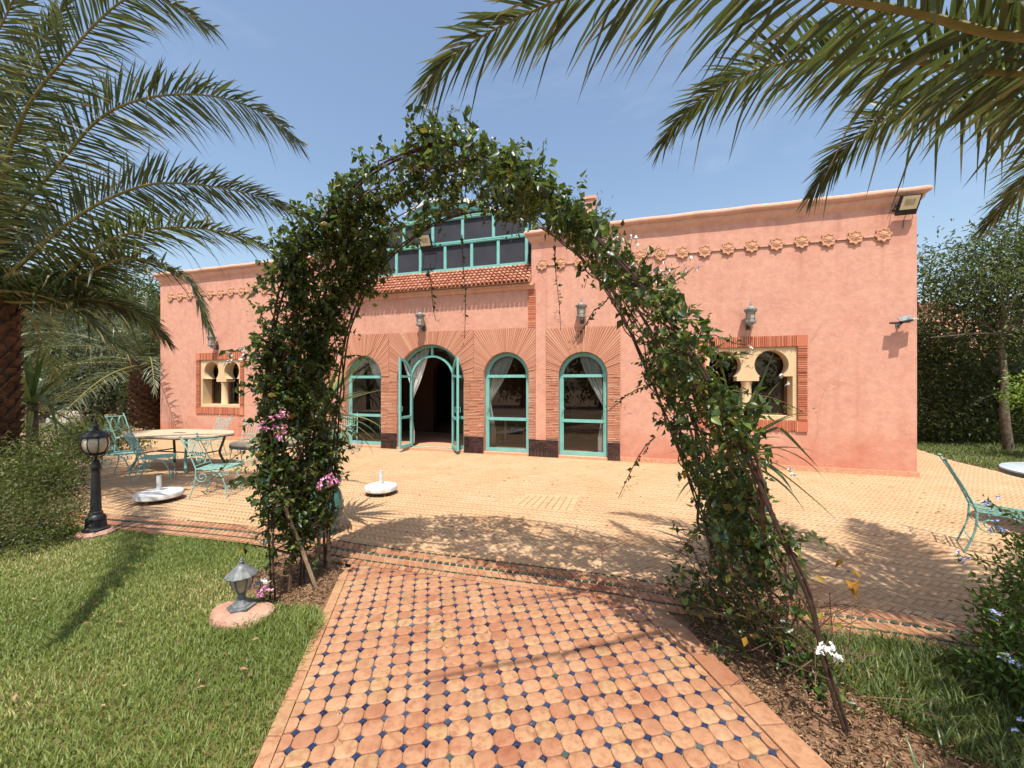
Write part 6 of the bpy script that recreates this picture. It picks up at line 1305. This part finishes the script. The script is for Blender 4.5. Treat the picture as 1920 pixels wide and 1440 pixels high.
for pts in ([CR, (2.7, 1.1, 3.5), (1.9, 1.05, 4.25), (1.05, 1.25, 4.6), (0.62, 1.75, 4.55), (0.37, 2.15, 4.38)], [CR, (2.8, 1.0, 3.5), (2.15, 1.0, 4.2), (1.58, 1.35, 4.55), (1.25, 1.85, 4.52), (1.08, 2.30, 4.40)]): frond(pl2, pts, R(0), 0.34, 150, 'palm_leaf', 0.026, 0.030, vee=0.15, droop=0.1)
# palm behind the left corner of the house
pl3 = empty('date_palm', (0, 0, 0), 0, 'grey green date palm with stout trunk beside the left corner of the villa', 'palm'); CB = (-11.35, 12.2, 2.05)
palm_trunk(pl3, (-11.35, 12.2, -0.05), (-11.35, 12.2, 2.2), 0.40)
for k in range(30):
    az = k * 2.39996; el = R(85 - 112 * (k / 30)); auto_frond(pl3, CB, az, el, 3.3 + random.random() * 0.5, 0.30 + 0.35 * (k / 30), roll=random.uniform(-0.6, 0.6), L_=0.42, nleaf=54, mat='palm_leaf_grey', wid=0.034)
pl4 = empty('date_palm', (0, 0, 0), 0, 'small grey green palm among the shrubs beyond the right corner', 'palm'); CS = (13.2, 9.3, 1.1)
palm_trunk(pl4, (13.2, 9.3, -0.05), (13.2, 9.3, 1.2), 0.25)
for k in range(20): auto_frond(pl4, CS, k * 2.39996, R(75 - 60 * k / 20), 2.4, 0.45, roll=random.uniform(-0.5, 0.5), L_=0.36, nleaf=44, mat='palm_leaf_grey', wid=0.034)

# ================================================================== TREES AND SHRUBS
def crown_points(blobs, n, shell=0.55):
    vol = np.array([b[1][0] * b[1][1] * b[1][2] for b in blobs]); ks = rng.choice(len(blobs), n, p=vol / vol.sum()); c_ = np.array([b[0] for b in blobs])[ks]; r_ = np.array([b[1] for b in blobs])[ks]
    d_ = unit(rng.normal(size=(n, 3))); rad = rng.random(n) ** 0.45; return c_ + d_ * r_ * rad[:, None], d_
def tree(name, base, blobs, nclump, per, lsize, mat, label, cat, trunk=None, limb_r=0.05, aspect=0.4, spread=0.18, droop=-0.3, group=None, bark='bark'):
    o = empty(name, (0, 0, 0), 0, label, cat, group); cp, cd = crown_points(blobs, nclump)
    mb = MB()
    if trunk: tip = np.array(trunk[-1]); mb.tube(catmull(trunk, 14), list(np.linspace(limb_r * 1.5, limb_r * 0.8, 14)), 9); mb.build('trunk', bark, o, True)
    else: tip = np.array(base)
    lm = MB()
    for (c_, r_) in blobs:
        for q in range(3):
            e = np.array(c_) + rng.normal(size=3) * np.array(r_) * 0.4; m_ = (tip + e) / 2 + rng.normal(size=3) * 0.12 * np.linalg.norm(e - tip); lm.tube(catmull([tuple(tip), tuple(m_), tuple(e)], 8), list(np.linspace(limb_r * 0.6, limb_r * 0.15, 8)), 5)
    for i in range(0, nclump, 6):
        e = cp[i]; bi = np.argmin([np.linalg.norm(e - np.array(b[0])) for b in blobs]); s_ = np.array(blobs[bi][0]) * 0.6 + tip * 0.1 + e * 0.3; lm.tube([tuple(s_), tuple((s_ + e) / 2 + rng.normal(size=3) * 0.04), tuple(e)], [limb_r * 0.14, limb_r * 0.1, limb_r * 0.05], 3, False)
    lm.build('limbs', bark, o, True)
    P_ = np.repeat(cp, per, 0) + rng.normal(size=(nclump * per, 3)) * spread; Dd = unit(np.repeat(cd, per, 0) * 0.5 + rng.normal(size=(nclump * per, 3)) * 0.8 + np.array([0, 0, droop]))
    tone = np.clip(np.repeat(rng.beta(2, 2, nclump), per) * 0.6 + rng.random(nclump * per) * 0.4, 0, 1)
    leaves('crown', P_, Dd, lsize * rng.uniform(0.6, 1.25, nclump * per), mat, o, aspect, 0.2, rnd=tone); return o
# far left garden
tree('olive_tree', (-16.2, 15.0, 0), [((-16.4, 15.2, 2.6), (2.0, 1.4, 1.6)), ((-14.6, 15.0, 2.3), (1.7, 1.3, 1.5)), ((-18.4, 15.2, 2.8), (2.0, 1.4, 2.0)), ((-15.6, 14.6, 1.3), (1.6, 0.9, 0.8))], 1500, 16, 0.15, 'olive_leaf', 'silvery olive trees massed behind the left palm', 'tree', [(-15.9, 15, -0.05), (-15.8, 15, 0.6), (-16.1, 15, 1.3)], 0.12, 0.35, 0.26)
tree('garden_tree', (-13.4, 16.5, 0), [((-13.2, 16.5, 3.0), (1.6, 1.2, 1.3)), ((-12.4, 16.8, 2.0), (1.4, 1.0, 1.2))], 900, 15, 0.16, 'tree_leaf', 'dark leafy tree between the olive and the far palm', 'tree', [(-13.2, 16.3, -0.05), (-13.4, 16.4, 0.7), (-13.1, 16.5, 1.5)], 0.10, 0.4, 0.25)
tree('garden_tree', (-19.5, 19, 0), [((-19.0, 19, 5.4), (2.6, 1.6, 1.5)), ((-16.5, 19.5, 5.2), (2.2, 1.4, 1.0)), ((-22, 19, 4.6), (2.6, 1.6, 2.2))], 900, 15, 0.22, 'shrub_leaf', 'tall yellow green tree far behind the left palm', 'tree', [(-18.8, 19, -0.05), (-18.9, 19, 2.0), (-18.8, 19, 3.6)], 0.16, 0.4, 0.34)
tree('hedge', (-22, 17, 0), [((-22 + 2.4 * k, 17.2, 1.0), (1.7, 0.8, 1.3)) for k in range(5)], 900, 13, 0.17, 'tree_leaf', 'dark hedge closing the garden at the far left', 'hedge', None, 0.05, 0.45, 0.28)
# left bed by the lawn
tree('shrub', (-4.7, 3.6, 0), [((-4.75, 3.55, 0.20), (0.62, 0.50, 0.30)), ((-5.35, 3.7, 0.28), (0.60, 0.5, 0.35)), ((-4.35, 3.75, 0.15), (0.30, 0.25, 0.25)), ((-4.9, 3.15, 0.12), (0.55, 0.35, 0.24))], 900, 16, 0.030, 'shrub_leaf', 'low golden green shrub with leaning stems beside the lawn', 'shrub', None, 0.02, 0.5, 0.045, 0.3)
tree('shrub', (-5.9, 4.7, 0), [((-5.75, 4.75, 0.45), (0.48, 0.5, 0.45)), ((-6.2, 5.3, 0.5), (0.5, 0.5, 0.42)), ((-5.35, 4.35, 0.35), (0.4, 0.4, 0.35))], 700, 14, 0.040, 'shrub_leaf', 'upright leafy shrub in front of the left palm trunk', 'shrub', None, 0.02, 0.5, 0.06, 0.1)
tree('shrub', (-8.9, 8.6, 0), [((-8.9, 8.5, 0.25), (0.9, 0.6, 0.35)), ((-10.6, 9.9, 0.25), (0.9, 0.5, 0.4))], 500, 12, 0.07, 'shrub_leaf', 'low shrubs edging the patio behind the left yucca', 'shrub', None, 0.02, 0.45, 0.09, 0.1)
o = empty('flower_pot', (-9.6, 9.9, 0), 0, 'small terracotta flower pot at the far left patio edge', 'pot'); MB().lathe([(0.0, 0), (0.13, 0), (0.18, 0.28), (0.20, 0.28), (0.20, 0.34), (0.17, 0.34), (0.16, 0.30), (0, 0.30)], 20).build('body', 'terracotta', o, True); MB().lathe([(0.0, 0.305), (0.155, 0.303)], 12).build('earth', 'soil', o)
# plumbago at the right edge
pb_ = tree('plumbago', (2.75, 1.7, 0), [((2.72, 1.78, 0.32), (0.40, 0.36, 0.36)), ((2.55, 1.55, 0.14), (0.36, 0.28, 0.20)), ((3.05, 2.0, 0.40), (0.4, 0.35, 0.36)), ((2.45, 1.75, 0.20), (0.28, 0.28, 0.26))], 950, 16, 0.040, 'plumbago_leaf', 'bushy plumbago with pale blue flowers at the right edge', 'shrub', None, 0.02, 0.42, 0.05, 0.15)
sm = MB(); lp_, ld_ = [], []
for e in ((2.30, 2.0, 0.62), (2.42, 1.95, 0.78), (2.28, 1.85, 0.42), (2.2, 1.75, 0.28), (2.5, 2.05, 0.88), (2.14, 1.6, 0.16)):
    s_ = np.array([2.8, 1.8, 0.25]); e = np.array(e); m_ = (s_ + e) / 2 + np.array([0.03, 0, 0.12]); c_ = catmull([s_, m_, e], 16); sm.tube([tuple(q) for q in c_], 0.003, 4, False)
    for q in c_[5:]:
        for j in range(5): lp_.append(q + rng.normal(size=3) * 0.01); ld_.append(unit((e - s_) * 0.8 + rng.normal(size=3) * 0.5))
    cluster(e, 5, 0.015, 'blue_petal', 0.016, 'flower_cluster', pb_)
sm.build('shoots', 'vine_stem', pb_); leaves('shoot_leaves', np.array(lp_), np.array(ld_), rng.uniform(0.02, 0.045, len(lp_)), 'plumbago_leaf', pb_, 0.38, 0.2)
for c_ in ((2.35, 1.55, 0.22), (2.48, 1.42, 0.12), (2.08, 1.62, 0.10)): cluster(c_, 3, 0.02, 'blue_petal', 0.016, 'flower_cluster', pb_)
# strap leaved tufts on the right bed
for k, (x, y, nl, L_) in enumerate(((1.52, 1.45, 9, 0.20), (1.78, 1.62, 8, 0.16), (1.32, 1.42, 6, 0.16), (2.02, 1.52, 7, 0.16))):
    o = empty('grass_tuft', (x, y, -0.02), 0, ['pale strap leaved tuft at the foot of the right bed', 'small tuft between the bed and the shaded grass', 'thin tuft beside the kerb slabs', 'small tuft under the plumbago'][k], 'plant', 'tufts in the right bed')
    for q in range(nl):
        mb = MB(); a = random.uniform(0, 6.28); e = R(random.uniform(25, 80)); blade_leaf(mb, (0, 0, 0), (math.cos(a) * math.cos(e), math.sin(a) * math.cos(e), math.sin(e)), (0, 0, 1), L_ * random.uniform(0.6, 1.1), 0.012, 0.9, None, 6); mb.build('leaf', 'yucca_leaf', o, True)
# beyond the right corner
tree('pepper_tree', (10.95, 8.75, 0), [((10.9, 9.0, 4.1), (1.4, 1.1, 1.0)), ((12.3, 9.0, 4.4), (1.4, 1.1, 1.2)), ((10.35, 9.2, 3.4), (0.9, 0.8, 0.8)), ((12.2, 9.2, 3.0), (1.2, 0.9, 0.8)), ((11.1, 8.9, 2.7), (1.2, 0.9, 0.5))], 900, 16, 0.12, 'tree_leaf', 'airy tree with small leaves rising beyond the right corner', 'tree', [(11.1, 8.75, -0.05), (11.0, 8.75, 0.8), (11.05, 8.8, 1.7), (11.0, 8.85, 2.6)], 0.060, 0.32, 0.22, -0.4)
tree('dark_shrub', (11, 10.4, 0), [((10.9, 10.2, 1.5), (1.1, 0.8, 1.6)), ((12.3, 10.4, 1.5), (1.3, 0.8, 1.6)), ((10.9, 10.6, 2.6), (0.9, 0.7, 1.0)), ((13.8, 10.8, 1.5), (1.4, 0.8, 1.7)), ((15.8, 11, 1.5), (1.5, 0.8, 1.7)), ((11.6, 10.2, 0.7), (1.6, 0.7, 0.8))], 2300, 16, 0.10, 'tree_leaf', 'dense dark shrubs beyond the right corner of the villa', 'shrub', [(11.2, 10.3, -0.05), (11.2, 10.3, 0.6)], 0.06, 0.42, 0.18)
tree('hedge', (16, 13, 0), [((12.5 + 2.2 * k, 13.4, 1.2), (1.6, 0.7, 1.5)) for k in range(6)], 1000, 13, 0.16, 'tree_leaf', 'dark hedge closing the garden behind the right shrubs', 'hedge', None, 0.05, 0.45, 0.26)
tree('citrus_bush', (10.3, 7.6, 0), [((10.35, 7.7, 1.35), (0.5, 0.5, 0.38)), ((10.9, 7.7, 1.0), (0.6, 0.5, 0.5))], 190, 13, 0.075, 'citrus_leaf', 'bright yellow green citrus bush at the right edge', 'shrub', [(10.45, 7.65, -0.05), (10.42, 7.65, 0.6), (10.4, 7.68, 1.1)], 0.035, 0.45, 0.10)
for k, (x, y) in enumerate(((-9.5, -7.5), (-4.5, -9.0), (1.5, -8.5), (7.5, -8.0), (13.0, -6.5))):
    tree('garden_tree', (x, y, 0), [((x, y, 2.6), (2.2, 1.4, 2.0)), ((x + 1.4, y - 0.4, 1.2), (2.0, 1.2, 1.2)), ((x - 1.2, y + 0.3, 3.6), (1.4, 1.0, 1.2))], 260, 14, 0.30, 'tree_leaf', ['leafy tree farthest left behind the viewer', 'leafy tree left behind the viewer', 'leafy tree straight behind the viewer', 'leafy tree right behind the viewer', 'leafy tree farthest right behind the viewer'][k], 'tree', [(x, y, -0.05), (x + 0.1, y, 0.9), (x, y, 1.8)], 0.12, 0.5, 0.4, group='trees behind the viewer')
# ---- far walls
def wall_thing(name, p0, p1, h_, th_, mat, label, cat='wall', cren=None):
    a, b = Vector(p0), Vector(p1); o = empty(name, (a.x, a.y, 0), math.atan2(b.y - a.y, b.x - a.x), label, cat); L_ = (b - a).length
    MB().box(0, L_, 0, th_, -0.05, h_, 0.5).build('wall', mat, o); MB().box(-0.05, L_ + 0.05, -0.04, th_ + 0.04, h_ + 0.001, h_ + 0.10, 0.5).build('coping', 'trim_plaster', o)
    for (x0_, x1_, z1_) in cren or (): MB().box(x0_, x1_, -0.02, th_ + 0.5, h_ + 0.101, z1_, 0.5).build('turret', mat, o)
    return o
wall_thing('garden_wall', (-34, 19.5), (-11.0, 21.0), 2.3, 0.3, 'plaster', 'pink boundary wall behind the far left trees')
wall_thing('neighbouring_building', (30.5, 29.0), (62, 33.0), 6.1, 6.0, 'plaster', 'distant pink building with stepped parapet beyond the right trees', 'building', [(0.6, 3.8, 6.9), (1.2, 2.6, 7.7), (6.2, 9.4, 6.6)])
o = empty('white_board', (-13.05, 13.9, 0), R(8), 'white rectangular board leaning by the far palm', 'board'); MB().box(-0.42, 0.42, -0.03, 0.03, 0.12, 1.05, 0.5).build('panel', 'white_concrete', o)
for sx in (-0.35, 0.35): MB().box(sx - 0.03, sx + 0.03, -0.025, 0.025, -0.03, 0.119, 0.5).build('leg', 'wood', o)

# ================================================================== to metres
for o in list(bpy.data.objects):
    if o.parent is None and o not in KEEP:
        o.location = o.location * S; o.scale = o.scale * S
